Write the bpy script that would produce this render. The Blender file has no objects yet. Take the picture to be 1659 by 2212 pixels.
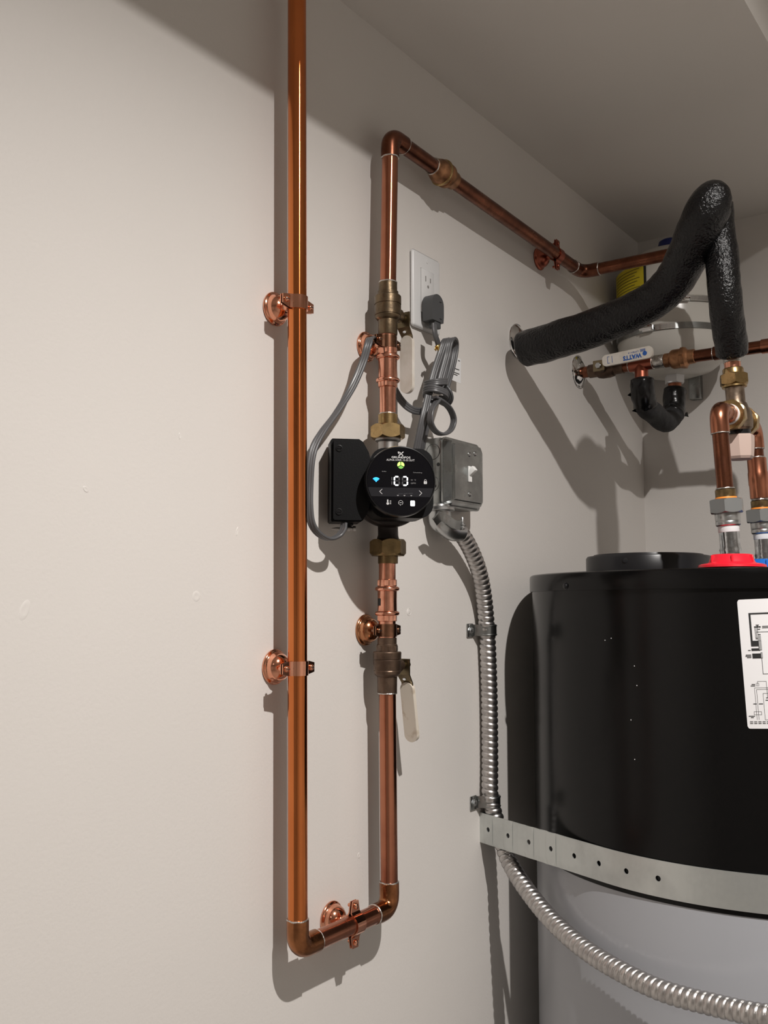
import bpy, bmesh, math, random
from mathutils import Vector, Matrix, noise
random.seed(7)
scene = bpy.context.scene
C = scene.collection
PI = math.pi

# ---------------------------------------------------------------- camera
cam_data = bpy.data.cameras.new('camera')
cam_data.sensor_fit = 'VERTICAL'
cam_data.sensor_height = 36.0
cam_data.lens = 2057.5 / 2212.0 * 36.0
cam_data.clip_start = 0.02
cam = bpy.data.objects.new('camera', cam_data)
C.objects.link(cam)
cam.location = (-0.8368, -0.7726, 1.6)
cam.rotation_euler = (math.radians(95.55), 0.0, math.radians(-53.9))
scene.camera = cam

# ---------------------------------------------------------------- world, lamps, exposure
world = bpy.data.worlds.new('world')
scene.world = world
world.use_nodes = True
world.node_tree.nodes['Background'].inputs[0].default_value = (0.5, 0.5, 0.5, 1)
world.node_tree.nodes['Background'].inputs[1].default_value = 0.0

def downlight(name, loc, power, radius):
    l = bpy.data.lights.new(name, 'SPOT')
    l.energy = power
    l.spot_size = math.radians(150)
    l.spot_blend = 1.0
    l.shadow_soft_size = radius
    l.color = (1.0, 0.955, 0.92)
    o = bpy.data.objects.new(name, l)
    C.objects.link(o)
    o.location = loc
    return o
lamp = downlight('ceiling_downlight', (-0.34, -1.08, 2.70), 172.0, 0.012)
lamp.rotation_euler = (0, math.radians(-11.0), 0)     # tilt added towards the heater to brighten the right of the wall
downlight('ceiling_downlight', (-2.50, -1.08, 2.70), 68.0, 0.012)

scene.view_settings.view_transform = 'Standard'
scene.view_settings.look = 'None'
scene.view_settings.gamma = 1.0
scene.view_settings.use_curve_mapping = False
scene.view_settings.exposure = -0.12

# ---------------------------------------------------------------- materials
def mat(name, col, rough=0.5, metal=0.0, col2=None, cscale=8.0, cdetail=4.0, clo=0.4, chi=0.6, bump=0.0, bscale=60.0,
        rvar=0.0, stretch=(1, 1, 1), coat=0.0, emit=None, estr=0.0, spec=0.5, aniso=0.0):
    m = bpy.data.materials.new(name)
    m.use_nodes = True
    nt = m.node_tree
    b = nt.nodes['Principled BSDF']
    b.inputs['Base Color'].default_value = (*col, 1)
    b.inputs['Roughness'].default_value = rough
    b.inputs['Metallic'].default_value = metal
    b.inputs['Specular IOR Level'].default_value = spec
    b.inputs['Coat Weight'].default_value = coat
    if emit:
        b.inputs['Emission Color'].default_value = (*emit, 1)
        b.inputs['Emission Strength'].default_value = estr
    tc = nt.nodes.new('ShaderNodeTexCoord')
    mp = nt.nodes.new('ShaderNodeMapping')
    mp.inputs['Scale'].default_value = stretch
    nt.links.new(tc.outputs['Object'], mp.inputs['Vector'])
    if col2 is not None or rvar:
        n = nt.nodes.new('ShaderNodeTexNoise')
        n.inputs['Scale'].default_value = cscale
        n.inputs['Detail'].default_value = cdetail
        n.inputs['Roughness'].default_value = 0.6
        nt.links.new(mp.outputs['Vector'], n.inputs['Vector'])
        r = nt.nodes.new('ShaderNodeValToRGB')
        r.color_ramp.elements[0].position = clo
        r.color_ramp.elements[1].position = chi
        r.color_ramp.elements[0].color = (*col, 1)
        r.color_ramp.elements[1].color = (*(col2 or col), 1)
        nt.links.new(n.outputs['Fac'], r.inputs['Fac'])
        nt.links.new(r.outputs['Color'], b.inputs['Base Color'])
        if rvar:
            mr = nt.nodes.new('ShaderNodeMapRange')
            mr.inputs['From Min'].default_value = 0.3
            mr.inputs['From Max'].default_value = 0.7
            mr.inputs['To Min'].default_value = max(0.02, rough - rvar)
            mr.inputs['To Max'].default_value = rough + rvar
            nt.links.new(n.outputs['Fac'], mr.inputs['Value'])
            nt.links.new(mr.outputs['Result'], b.inputs['Roughness'])
    if aniso:
        tn = nt.nodes.new('ShaderNodeTangent'); tn.direction_type = 'RADIAL'; tn.axis = 'Z'
        nt.links.new(tn.outputs['Tangent'], b.inputs['Tangent'])
        b.inputs['Anisotropic'].default_value = aniso
        b.inputs['Anisotropic Rotation'].default_value = 0.25
    if bump:
        n2 = nt.nodes.new('ShaderNodeTexNoise')
        n2.inputs['Scale'].default_value = bscale
        n2.inputs['Detail'].default_value = 3.0
        nt.links.new(mp.outputs['Vector'], n2.inputs['Vector'])
        bp = nt.nodes.new('ShaderNodeBump')
        bp.inputs['Strength'].default_value = bump
        bp.inputs['Distance'].default_value = 0.002
        nt.links.new(n2.outputs['Fac'], bp.inputs['Height'])
        nt.links.new(bp.outputs['Normal'], b.inputs['Normal'])
    return m

M = {}
M['paint'] = mat('wall_paint', (0.68, 0.65, 0.615), 0.55, col2=(0.655, 0.625, 0.59), cscale=1.6, clo=0.35, chi=0.7, bump=0.10, bscale=260)
M['soffit'] = mat('soffit_paint', (0.66, 0.63, 0.59), 0.7, bump=0.10, bscale=240)
M['floor'] = mat('concrete_floor', (0.46, 0.44, 0.41), 0.7, col2=(0.40, 0.38, 0.36), cscale=5, bump=0.2, bscale=40)
M['white_trim'] = mat('patch_paint', (0.69, 0.66, 0.625), 0.5)
# copper in its different states
M['copper_tall'] = mat('copper_lacquered', (0.70, 0.225, 0.070), 0.17, 1, col2=(0.44, 0.115, 0.036), cscale=5.5, clo=0.42, chi=0.72, bump=0.035, bscale=130, rvar=0.05, stretch=(1, 1, 0.35), aniso=0.85)
M['copper_riser'] = mat('copper_dull_riser', (0.50, 0.205, 0.120), 0.26, 1, col2=(0.29, 0.108, 0.064), cscale=9, clo=0.40, chi=0.74, bump=0.04, bscale=110, rvar=0.06, aniso=0.8)
M['copper'] = mat('copper_dull', (0.50, 0.205, 0.120), 0.25, 1, col2=(0.29, 0.108, 0.064), cscale=9, clo=0.40, chi=0.74, bump=0.04, bscale=110, rvar=0.07)
M['copper_brown'] = mat('copper_brown_shaded', (0.235, 0.090, 0.050), 0.29, 1, col2=(0.13, 0.050, 0.030), cscale=26, clo=0.38, chi=0.66, bump=0.04, bscale=120, rvar=0.08)  # brown copper, base darkened to carry the soffit shade on the high pipe
M['copper_oliv'] = mat('copper_flux_stained', (0.42, 0.175, 0.075), 0.24, 1, col2=(0.21, 0.085, 0.036), cscale=40, clo=0.35, chi=0.65, bump=0.04, bscale=120, rvar=0.06)
M['copper_new'] = mat('copper_new_pink', (0.86, 0.42, 0.29), 0.20, 1, col2=(0.62, 0.27, 0.17), cscale=60, clo=0.4, chi=0.7, bump=0.05, bscale=160, rvar=0.05)
M['copper_bell'] = mat('copper_plated', (0.83, 0.40, 0.26), 0.13, 1, col2=(0.66, 0.28, 0.17), cscale=30, clo=0.42, chi=0.7, rvar=0.04)
M['copper_bell_dark'] = mat('copper_plate_tarnished', (0.30, 0.15, 0.09), 0.26, 1, col2=(0.15, 0.08, 0.05), cscale=60, clo=0.4, chi=0.7, rvar=0.06)
M['copper_red'] = mat('copper_plate_red', (0.36, 0.11, 0.070), 0.35, 1)
M['solder'] = mat('solder', (0.72, 0.70, 0.66), 0.33, 1, col2=(0.42, 0.40, 0.37), cscale=220, clo=0.4, chi=0.65, bump=0.5, bscale=260)
M['bronze'] = mat('valve_bronze', (0.155, 0.105, 0.074), 0.42, 0.85, col2=(0.095, 0.062, 0.044), cscale=45, bump=0.10, bscale=260, rvar=0.08)
M['bronze_warm'] = mat('valve_bronze_warm', (0.185, 0.135, 0.082), 0.36, 0.9, col2=(0.105, 0.076, 0.047), cscale=55, bump=0.10, bscale=260, rvar=0.08)
M['bronze_red'] = mat('valve_bronze_red', (0.40, 0.20, 0.10), 0.40, 0.9, col2=(0.24, 0.12, 0.06), cscale=55, bump=0.12, bscale=220)
M['brass'] = mat('brass', (0.50, 0.35, 0.165), 0.28, 1, col2=(0.34, 0.235, 0.105), cscale=60, rvar=0.07)
M['brass_dark'] = mat('brass_dark', (0.29, 0.205, 0.10), 0.34, 1, col2=(0.19, 0.135, 0.068), cscale=50, rvar=0.07)
M['pinkbronze'] = mat('mixing_valve_bronze', (0.30, 0.235, 0.18), 0.38, 1, col2=(0.20, 0.15, 0.11), cscale=60, bump=0.06, bscale=300)
M['castiron_dark'] = mat('cast_housing_dark', (0.020, 0.014, 0.012), 0.40, 0.3, bump=0.10, bscale=240)
M['steel_neck'] = mat('stainless_neck', (0.40, 0.385, 0.37), 0.35, 1)
M['galv_dark'] = mat('galvanized_shadow_gap', (0.10, 0.10, 0.10), 0.5, 0.8)
M['galv'] = mat('galvanized_steel', (0.37, 0.385, 0.38), 0.30, 1, col2=(0.28, 0.29, 0.285), cscale=22, bump=0.03, bscale=90, rvar=0.07)
M['galv_strap'] = mat('galvanized_strap', (0.62, 0.645, 0.63), 0.42, 0.9, col2=(0.52, 0.54, 0.53), cscale=14, rvar=0.08)
M['zinc'] = mat('zinc_casting', (0.50, 0.51, 0.51), 0.30, 1, bump=0.08, bscale=260)
M['conduit'] = mat('flexible_conduit_steel', (0.58, 0.56, 0.545), 0.34, 1, col2=(0.45, 0.43, 0.42), cscale=90, rvar=0.06)
M['chrome'] = mat('chrome', (0.80, 0.80, 0.80), 0.10, 1)
M['nipple'] = mat('zinc_nipple', (0.62, 0.64, 0.66), 0.17, 1, col2=(0.40, 0.41, 0.42), cscale=120, rvar=0.06)
M['hexzinc'] = mat('zinc_union_nut', (0.40, 0.42, 0.425), 0.33, 0.9)
M['orange'] = mat('orange_gasket', (0.85, 0.26, 0.03), 0.5)
M['ptfe'] = mat('thread_tape', (0.78, 0.79, 0.80), 0.5)
M['black_plastic'] = mat('black_plastic', (0.0035, 0.0035, 0.0040), 0.45, spec=0.16, bump=0.06, bscale=600)
M['black_gloss'] = mat('black_panel_glass', (0.003, 0.003, 0.0045), 0.14, spec=0.35)
M['panel_band'] = mat('panel_band_gray', (0.018, 0.018, 0.021), 0.2, spec=0.3)
M['black_ring'] = mat('black_bezel', (0.008, 0.008, 0.009), 0.25, spec=0.4)
M['heater_black'] = mat('heater_black_enamel', (0.0030, 0.0029, 0.0030), 0.22, bump=0.02, bscale=14, rvar=0.03, spec=0.22)
M['heater_gray'] = mat('heater_gray_enamel', (0.365, 0.375, 0.40), 0.28, bump=0.02, bscale=12)
M['lid_black'] = mat('lid_black_plastic', (0.010, 0.010, 0.0115), 0.33, spec=0.4)
M['foam'] = mat('black_pipe_foam', (0.0022, 0.0022, 0.0026), 0.24, bump=1.0, bscale=290, spec=0.42)
M['foam_matte'] = mat('gray_pipe_foam', (0.024, 0.024, 0.0255), 0.8, col2=(0.012, 0.012, 0.013), cscale=70, bump=0.4, bscale=240)
M['tape'] = mat('black_tape', (0.004, 0.004, 0.0045), 0.24, spec=0.4, bump=0.35, bscale=60)
M['cord'] = mat('gray_cord', (0.082, 0.082, 0.085), 0.36)
M['plug'] = mat('gray_plug', (0.062, 0.064, 0.067), 0.45)
M['plate_white'] = mat('outlet_white', (0.66, 0.66, 0.655), 0.32)
M['slot'] = mat('outlet_slot', (0.22, 0.21, 0.20), 0.6)
M['toggle_white'] = mat('toggle_white', (0.78, 0.78, 0.76), 0.3)
M['handle_white'] = mat('handle_vinyl', (0.66, 0.62, 0.56), 0.35, col2=(0.58, 0.53, 0.46), cscale=30)
M['handle_stained'] = mat('handle_vinyl_stained', (0.66, 0.60, 0.51), 0.35, col2=(0.40, 0.30, 0.20), cscale=60, clo=0.56, chi=0.78)
M['handle_metal'] = mat('handle_steel', (0.26, 0.21, 0.13), 0.36, 1)
M['tank_white'] = mat('expansion_tank_enamel', (0.60, 0.58, 0.53), 0.22)
M['blue_cap'] = mat('blue_cap', (0.01, 0.02, 0.16), 0.35)
M['yellow'] = mat('yellow_label', (0.62, 0.50, 0.02), 0.45)
M['ink'] = mat('black_ink', (0.012, 0.012, 0.012), 0.6)
M['ink_gray'] = mat('gray_ink', (0.30, 0.30, 0.30), 0.6)
M['label'] = mat('white_label', (0.74, 0.735, 0.74), 0.42)
M['tag'] = mat('white_tag', (0.72, 0.72, 0.72), 0.5)
M['blue_ink'] = mat('blue_ink', (0.02, 0.10, 0.38), 0.5)
M['red'] = mat('red_plastic', (0.75, 0.012, 0.030), 0.32)
M['blue'] = mat('blue_plastic', (0.015, 0.15, 0.55), 0.35)
M['knob'] = mat('beige_knob', (0.56, 0.43, 0.37), 0.5)
M['print_white'] = mat('panel_print_white', (0.62, 0.62, 0.62), 0.5)
M['print_gray'] = mat('panel_print_gray', (0.24, 0.24, 0.24), 0.5)
M['print_dim'] = mat('panel_print_dim', (0.05, 0.05, 0.055), 0.5)
M['led_white'] = mat('led_white', (0.8, 0.8, 0.8), 0.5, emit=(1, 1, 1), estr=3.0)
M['led_blue'] = mat('led_blue', (0.0, 0.1, 0.6), 0.5, emit=(0.02, 0.30, 1.0), estr=4.0)
M['led_green'] = mat('led_green', (0.3, 0.8, 0.1), 0.5, emit=(0.52, 1.0, 0.16), estr=1.5)
M['led_green_dim'] = mat('led_green_dim', (0.1, 0.3, 0.05), 0.5, emit=(0.14, 0.36, 0.05), estr=0.9)
M['gold'] = mat('gold_tie', (0.70, 0.48, 0.16), 0.22, 1)

# ---------------------------------------------------------------- helpers
ROOT_LOC = {}
def V(*a): return Vector(a[0]) if len(a) == 1 else Vector(a)

def tag(o, label, cat, group=None):
    o['label'] = label
    o['category'] = cat
    if group: o['group'] = group
    return o

def thing(name, label, cat, loc=(0, 0, 0), group=None):
    o = bpy.data.objects.new(name, None)
    o.empty_display_size = 0.02
    C.objects.link(o)
    o.location = loc
    tag(o, label, cat, group)
    ROOT_LOC[o] = Vector(loc)
    return o

def obj(name, bm, m, parent=None, angle=38, loc=None, smooth=True):
    """link a bmesh in world coordinates as one mesh object (a child of parent, or top-level with its origin at its base)"""
    if parent is not None:
        off = ROOT_LOC[parent]
    elif loc is not None:
        off = Vector(loc)
    else:
        xs = [v.co for v in bm.verts]
        off = Vector(((min(p.x for p in xs) + max(p.x for p in xs)) / 2, (min(p.y for p in xs) + max(p.y for p in xs)) / 2, min(p.z for p in xs)))
    for v in bm.verts: v.co -= off
    bmesh.ops.recalc_face_normals(bm, faces=bm.faces[:])
    me = bpy.data.meshes.new(name)
    bm.to_mesh(me); bm.free()
    if smooth:
        for p in me.polygons: p.use_smooth = True
        me.set_sharp_from_angle(angle=math.radians(angle))
    me.materials.append(M[m] if isinstance(m, str) else m)
    o = bpy.data.objects.new(name, me)
    C.objects.link(o)
    if parent is not None:
        o.parent = parent
    else:
        o.location = off
    ROOT_LOC[o] = off
    return o

def struct(name, bm, m, parent=None):
    o = obj(name, bm, m, parent, loc=None if parent else (0, 0, 0), smooth=False)
    if not parent: o['kind'] = 'structure'
    return o

def children_of(o): return [c for c in C.objects if c.parent == o]
def dup(root, loc=None, rot=None, label=None, cat=None, group=None, mats=None):
    r = root.copy(); C.objects.link(r)
    if loc is not None: r.location = loc
    if rot is not None: r.rotation_euler = rot
    if label: r['label'] = label
    def rec(src, dst):
        for ch in [c for c in src.children]:
            c = ch.copy(); C.objects.link(c); c.parent = dst
            if mats:
                nm = c.data.materials[0].name
                if nm in mats:
                    c.material_slots[0].link = 'OBJECT'
                    c.material_slots[0].material = M[mats[nm]]
            rec(ch, c)
    rec(root, r)
    return r

def frame(d, up=None):
    d = Vector(d).normalized()
    up = Vector(up) if up is not None else (Vector((0, 0, 1)) if abs(d.z) < 0.9 else Vector((1, 0, 0)))
    a = d.cross(up).normalized()
    return a, a.cross(d).normalized()

def bx(bm, lo, hi, bev=0.0, seg=2, rot=None, about=None):
    n0 = set(bm.verts)
    r = bmesh.ops.create_cube(bm, size=1.0)
    vs = r['verts']
    lo = Vector(lo); hi = Vector(hi)
    for v in vs:
        v.co = Vector([lo[i] + (v.co[i] + 0.5) * (hi[i] - lo[i]) for i in range(3)])
    if bev:
        es = list({e for v in vs for e in v.link_edges})
        bmesh.ops.bevel(bm, geom=es, offset=bev, segments=seg, affect='EDGES', profile=0.5)
    new = [v for v in bm.verts if v not in n0]
    if rot is not None:
        c = Vector(about) if about is not None else (lo + hi) / 2
        for v in new: v.co = rot @ (v.co - c) + c
    return new

def cr(pts, n=8, closed=False):
    """Catmull-Rom resampling of a path"""
    P = [Vector(p) for p in pts]
    out = []
    N = len(P)
    rng = range(N) if closed else range(N - 1)
    for i in rng:
        if closed:
            p0, p1, p2, p3 = P[(i - 1) % N], P[i], P[(i + 1) % N], P[(i + 2) % N]
        else:
            p1, p2 = P[i], P[i + 1]
            p0 = P[i - 1] if i > 0 else p1 * 2 - p2
            p3 = P[i + 2] if i + 2 < N else p2 * 2 - p1
        for k in range(n):
            t = k / n
            out.append(0.5 * ((2 * p1) + (p2 - p0) * t + (2 * p0 - 5 * p1 + 4 * p2 - p3) * t * t + (3 * p1 - p0 - 3 * p2 + p3) * t ** 3))
    if not closed: out.append(P[-1])
    return out

def sweep(bm, path, section, closed=False, caps=True, side=None):
    """section(i, s, n) -> list of (a, b) offsets; side: list of vectors fixing the a axis"""
    P = [Vector(p) for p in path]
    N = len(P)
    rings = []
    s = 0.0
    a = None
    for i in range(N):
        if closed: t = (P[(i + 1) % N] - P[(i - 1) % N])
        else: t = P[min(i + 1, N - 1)] - P[max(i - 1, 0)]
        t.normalize()
        if side is not None:
            sv = Vector(side[i]); a = (sv - t * sv.dot(t)).normalized()
        elif a is None:
            a, _ = frame(t)
        else:
            a = (a - t * a.dot(t)).normalized()
        b = t.cross(a).normalized()
        if i: s += (P[i] - P[i - 1]).length
        rings.append([bm.verts.new(P[i] + a * x + b * y) for x, y in section(i, s, N)])
    K = len(rings[0])
    for i in range(N if closed else N - 1):
        r0, r1 = rings[i], rings[(i + 1) % N]
        for k in range(K):
            bm.faces.new((r0[k], r0[(k + 1) % K], r1[(k + 1) % K], r1[k]))
    if caps and not closed:
        bm.faces.new(rings[0][::-1]); bm.faces.new(rings[-1])
    return rings

def tube(bm, path, r, seg=24, closed=False, caps=True):
    def sec(i, s, n):
        rr = r(s, i, n) if callable(r) else (r[i] if isinstance(r, (list, tuple)) else r)
        return [(rr * math.cos(2 * PI * k / seg), rr * math.sin(2 * PI * k / seg)) for k in range(seg)]
    return sweep(bm, path, sec, closed, caps)

def lathe(bm, origin, axis, prof, seg=40, up=None):
    """prof: list of (radius, distance along the axis)"""
    o = Vector(origin); d = Vector(axis).normalized(); a, b = frame(d, up)
    rings = []
    for r, h in prof:
        c = o + d * h
        if r < 1e-6: rings.append([bm.verts.new(c)])
        else: rings.append([bm.verts.new(c + (a * math.cos(2 * PI * k / seg) + b * math.sin(2 * PI * k / seg)) * r) for k in range(seg)])
    for r0, r1 in zip(rings, rings[1:]):
        if len(r0) == 1 and len(r1) == 1: continue
        for k in range(seg):
            k2 = (k + 1) % seg
            if len(r0) == 1: bm.faces.new((r0[0], r1[k2], r1[k]))
            elif len(r1) == 1: bm.faces.new((r0[k], r0[k2], r1[0]))
            else: bm.faces.new((r0[k], r0[k2], r1[k2], r1[k]))
    if len(rings[0]) > 1: bm.faces.new(rings[0][::-1])
    if len(rings[-1]) > 1: bm.faces.new(rings[-1])

def prism(bm, pts, o, u, v, n, h0, h1):
    """polygon pts (a,b) in plane o+u*a+v*b, extruded along n from h0 to h1"""
    o, u, v, n = Vector(o), Vector(u), Vector(v), Vector(n)
    lo = [bm.verts.new(o + u * a + v * b + n * h0) for a, b in pts]
    hi = [bm.verts.new(o + u * a + v * b + n * h1) for a, b in pts]
    K = len(pts)
    for k in range(K):
        bm.faces.new((lo[k], lo[(k + 1) % K], hi[(k + 1) % K], hi[k]))
    bm.faces.new(lo[::-1]); bm.faces.new(hi)

def rrect(w, h, r, n=5, cx=0, cy=0):
    out = []
    for sx, sy, a0 in ((1, 1, 0), (-1, 1, 90), (-1, -1, 180), (1, -1, 270)):
        for k in range(n + 1):
            a = math.radians(a0 + 90 * k / n)
            out.append((cx + sx * (w / 2 - r) + r * math.cos(a), cy + sy * (h / 2 - r) + r * math.sin(a)))
    return out

def hexnut(bm, origin, axis, across, length, cham=0.10, up=None, rot=0.0, n=6):
    """hexagon nut with chamfered corners: across = corner-to-corner diameter"""
    o = Vector(origin); d = Vector(axis).normalized(); a, b = frame(d, up)
    R = across / 2; ch = length * cham
    rin = R * math.cos(PI / n) * 1.002
    seg = n * 8
    def hexr(t):
        m = (t % (2 * PI / n)) - PI / n
        return R * math.cos(PI / n) / math.cos(m)
    def ringr(fn, h):
        vs = []
        for k in range(seg):
            t = 2 * PI * k / seg
            rr, dh = fn(t)
            vs.append(bm.verts.new(o + d * (h + dh) + (a * math.cos(t + rot) + b * math.sin(t + rot)) * rr))
        return vs
    def cut(t):      # chamfer cone meets the flats in an arc: corners drop the most
        return ch * (hexr(t) - rin * 0.995) / (R - rin * 0.995)
    rings = [ringr(lambda t: (rin * 0.97, 0), 0), ringr(lambda t: (hexr(t), cut(t)), 0), ringr(lambda t: (hexr(t), -cut(t)), length), ringr(lambda t: (rin * 0.97, 0), length)]
    for r0, r1 in zip(rings, rings[1:]):
        for k in range(seg):
            bm.faces.new((r0[k], r0[(k + 1) % seg], r1[(k + 1) % seg], r1[k]))
    bm.faces.new(rings[0][::-1]); bm.faces.new(rings[-1])

def ring(bm, c, axis, R, r, seg=28, s2=8):
    a, b = frame(axis)
    tube(bm, [Vector(c) + (a * math.cos(2 * PI * k / seg) + b * math.sin(2 * PI * k / seg)) * R for k in range(seg)], r, s2, closed=True)

def BM(): return bmesh.new()
def B(fn, *a, **k):
    bm = BM(); fn(bm, *a, **k); return bm

def text(bm, s, size, o, u, v, n, h=0.0003, width=None, align='CENTER', bold=0.0):
    cu = bpy.data.curves.new('t', 'FONT')
    cu.body = s; cu.size = size; cu.align_x = align; cu.align_y = 'CENTER'; cu.resolution_u = 2
    cu.offset = bold * size
    ob = bpy.data.objects.new('t', cu)
    me = bpy.data.meshes.new_from_object(ob)
    bpy.data.objects.remove(ob); bpy.data.curves.remove(cu)
    if not me.vertices: return
    xs = [p.co.x for p in me.vertices]
    k = 1.0
    if width: k = width / max(1e-6, max(xs) - min(xs))
    o, u, v, n = Vector(o), Vector(u), Vector(v), Vector(n)
    vs = [bm.verts.new(o + u * (p.co.x * k) + v * p.co.y + n * h) for p in me.vertices]
    for p in me.polygons:
        try: bm.faces.new([vs[i] for i in p.vertices])
        except ValueError: pass
    bpy.data.meshes.remove(me)

def bend(p_in, corner, p_out, R, n=10):
    """points of a path in - corner - out with a round bend"""
    p_in, c, p_out = Vector(p_in), Vector(corner), Vector(p_out)
    a = (p_in - c).normalized(); b = (p_out - c).normalized()
    ang = a.angle(b); d = R / math.tan(ang / 2)
    bis = (a + b).normalized(); ctr = c + bis * (R / math.sin(ang / 2))
    s = c + a * d; e = c + b * d
    out = []
    v0 = s - ctr; axis = v0.cross(e - ctr).normalized(); tot = v0.angle(e - ctr)
    for k in range(n + 1):
        out.append(ctr + Matrix.Rotation(tot * k / n, 3, axis) @ v0)
    return out

def elbow(bm, p_in, corner, p_out, r_pipe=0.0111, sock=0.0170, R=0.0155, wall=0.0016):
    """solder elbow: two sockets joined by a bend; p_in / p_out only give directions"""
    c = Vector(corner)
    a = (Vector(p_in) - c).normalized(); b = (Vector(p_out) - c).normalized()
    ang = a.angle(b); d = R / math.tan(ang / 2)
    arc = bend(p_in, corner, p_out, R, 12)
    ro = r_pipe + wall
    pts = [c + a * (d + sock), c + a * (d + sock * 0.5), c + a * (d + 0.003)] + arc + [c + b * (d + 0.003), c + b * (d + sock * 0.5), c + b * (d + sock)]
    rr = [ro, ro, ro] + [ro * 0.985] * len(arc) + [ro, ro, ro]
    tube(bm, pts, rr, 28)
    return c + a * (d + sock), c + b * (d + sock)

def solder_ring(parent, c, axis, r=0.0118, t=0.0011):
    bm = BM()
    a, b = frame(axis)
    c = Vector(c)
    pts = []
    for k in range(30):
        w = 1 + 0.8 * math.sin(k * 1.25) + 0.4 * math.sin(k * 0.42)
        pts.append(c + (a * math.cos(2 * PI * k / 30) + b * math.sin(2 * PI * k / 30)) * r * (0.985 + 0.015 * w) + Vector(axis).normalized() * 0.00022 * math.sin(k * 1.7))
    tube(bm, pts, t, 8, closed=True)
    return obj('solder_joint', bm, 'solder', parent)

# ================================================================ the room
XC, ZC, SY = 1.206, 2.4223, -0.447          # back corner, underside of the soffit, soffit front edge
wall_left = struct('wall_left', B(bx, (-4.0, 0.0, 0.0), (XC + 0.1, 0.1, 2.74)), 'paint')
struct('wall_back', B(bx, (XC, -2.4, 0.0), (XC + 0.1, 0.0, 2.74)), 'paint')
struct('wall_right', B(bx, (-4.0, -2.5, 0.0), (XC + 0.1, -2.4, 2.74)), 'paint')
struct('wall_front', B(bx, (-4.1, -2.5, 0.0), (-4.0, 0.1, 2.74)), 'paint')
struct('floor', B(bx, (-4.1, -2.5, -0.1), (XC + 0.1, 0.1, 0.0)), 'floor')
struct('ceiling', B(bx, (-4.1, -2.5, 2.74), (XC + 0.1, 0.1, 2.84)), 'soffit')
struct('ceiling_soffit', B(bx, (-4.0, SY, ZC), (XC, 0.0, 2.74)), 'soffit')
# filled screw hole, dents and scuffs in the paint of the long wall
bm = BM(); ring(bm, (0.2824, 0.0000, 1.5895), (0, 1, 0), 0.0048, 0.0005, 24, 6)
lathe(bm, (0.2824, 0.0000, 1.5895), (0, -1, 0), [(0.0045, 0), (0.0040, 0.0003), (0, 0.0004)], 20)
obj('filled_hole', bm, 'white_trim', wall_left)
for p, w, h, a in (((-0.3288, 0.0000, 1.5950), .005, .010, 20), ((-0.1215, 0.0000, 1.6089), .006, .006, 0), ((-0.2673, 0.0000, 1.7110), .004, .0025, 40), ((0.2400, 0.0000, 1.9093), .002, .002, 0),
                   ((0.3586, 0.0000, 1.7144), .002, .003, 10), ((-0.1498, 0.0000, 1.7801), .0015, .004, 0), ((-0.0613, 0.0000, 1.6829), .0015, .006, 15), ((0.1675, 0.0000, 1.2776), .003, .004, 0)):
    bm = BM()
    lathe(bm, (0, 0, 0), (0, -1, 0), [(1.0, 0), (0.75, 0.0004), (0.45, 0.0002), (0, 0.0001)], 14)
    r = Matrix.Rotation(math.radians(a), 3, 'Y')
    for v in bm.verts:
        v.co = r @ Vector((v.co.x * w, v.co.y, v.co.z * h)) + Vector(p)
    obj('paint_blemish', bm, 'white_trim', wall_left)

# ================================================================ pipework on the long wall
S = 0.037                       # pipe axis stands this far off the wall
RP = 0.0111
def lx(z): return 0.0066 - (z - 1.244) * 0.01444       # the tall pipe leans a little
zb = 1.2142
A0 = Vector((lx(zb), -S, zb)); A1 = Vector((0.1838, -S, zb + 0.0005))
top = Vector((lx(ZC), -S, ZC))
R2T = 1.4855
loop = thing('copper_pipe_loop', 'tall shiny copper pipe from the ceiling looping at the bottom into the lower valve', 'pipe', A0)
bm = BM(); e1a, e1b = elbow(bm, top, A0, A1); obj('elbow', bm, 'copper_oliv', loop)
bm = BM(); e2a, e2b = elbow(bm, A0, A1, (0.1795, -S, R2T)); obj('elbow', bm, 'copper_oliv', loop)
obj('pipe', B(tube, [e1a - Vector((0, 0, 0.01)), (lx(1.6), -S, 1.6), (lx(2.0), -S, 2.0), top], RP + 0.0002, 40), 'copper_tall', loop)
obj('pipe', B(tube, [e1b, e2a], RP, 32), 'copper', loop)
obj('pipe', B(tube, [e2b - Vector((0, 0, 0.01)), (0.1795, -S, R2T + 0.008)], RP, 32), 'copper_riser', loop)
for c, ax in ((e1a, top - A0), (e1b, A1 - A0), (e2a, A1 - A0), (e2b, (0, 0, 1)), (Vector((0.1795, -S, R2T)), (0, 0, 1))):
    solder_ring(loop, c, ax)

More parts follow.
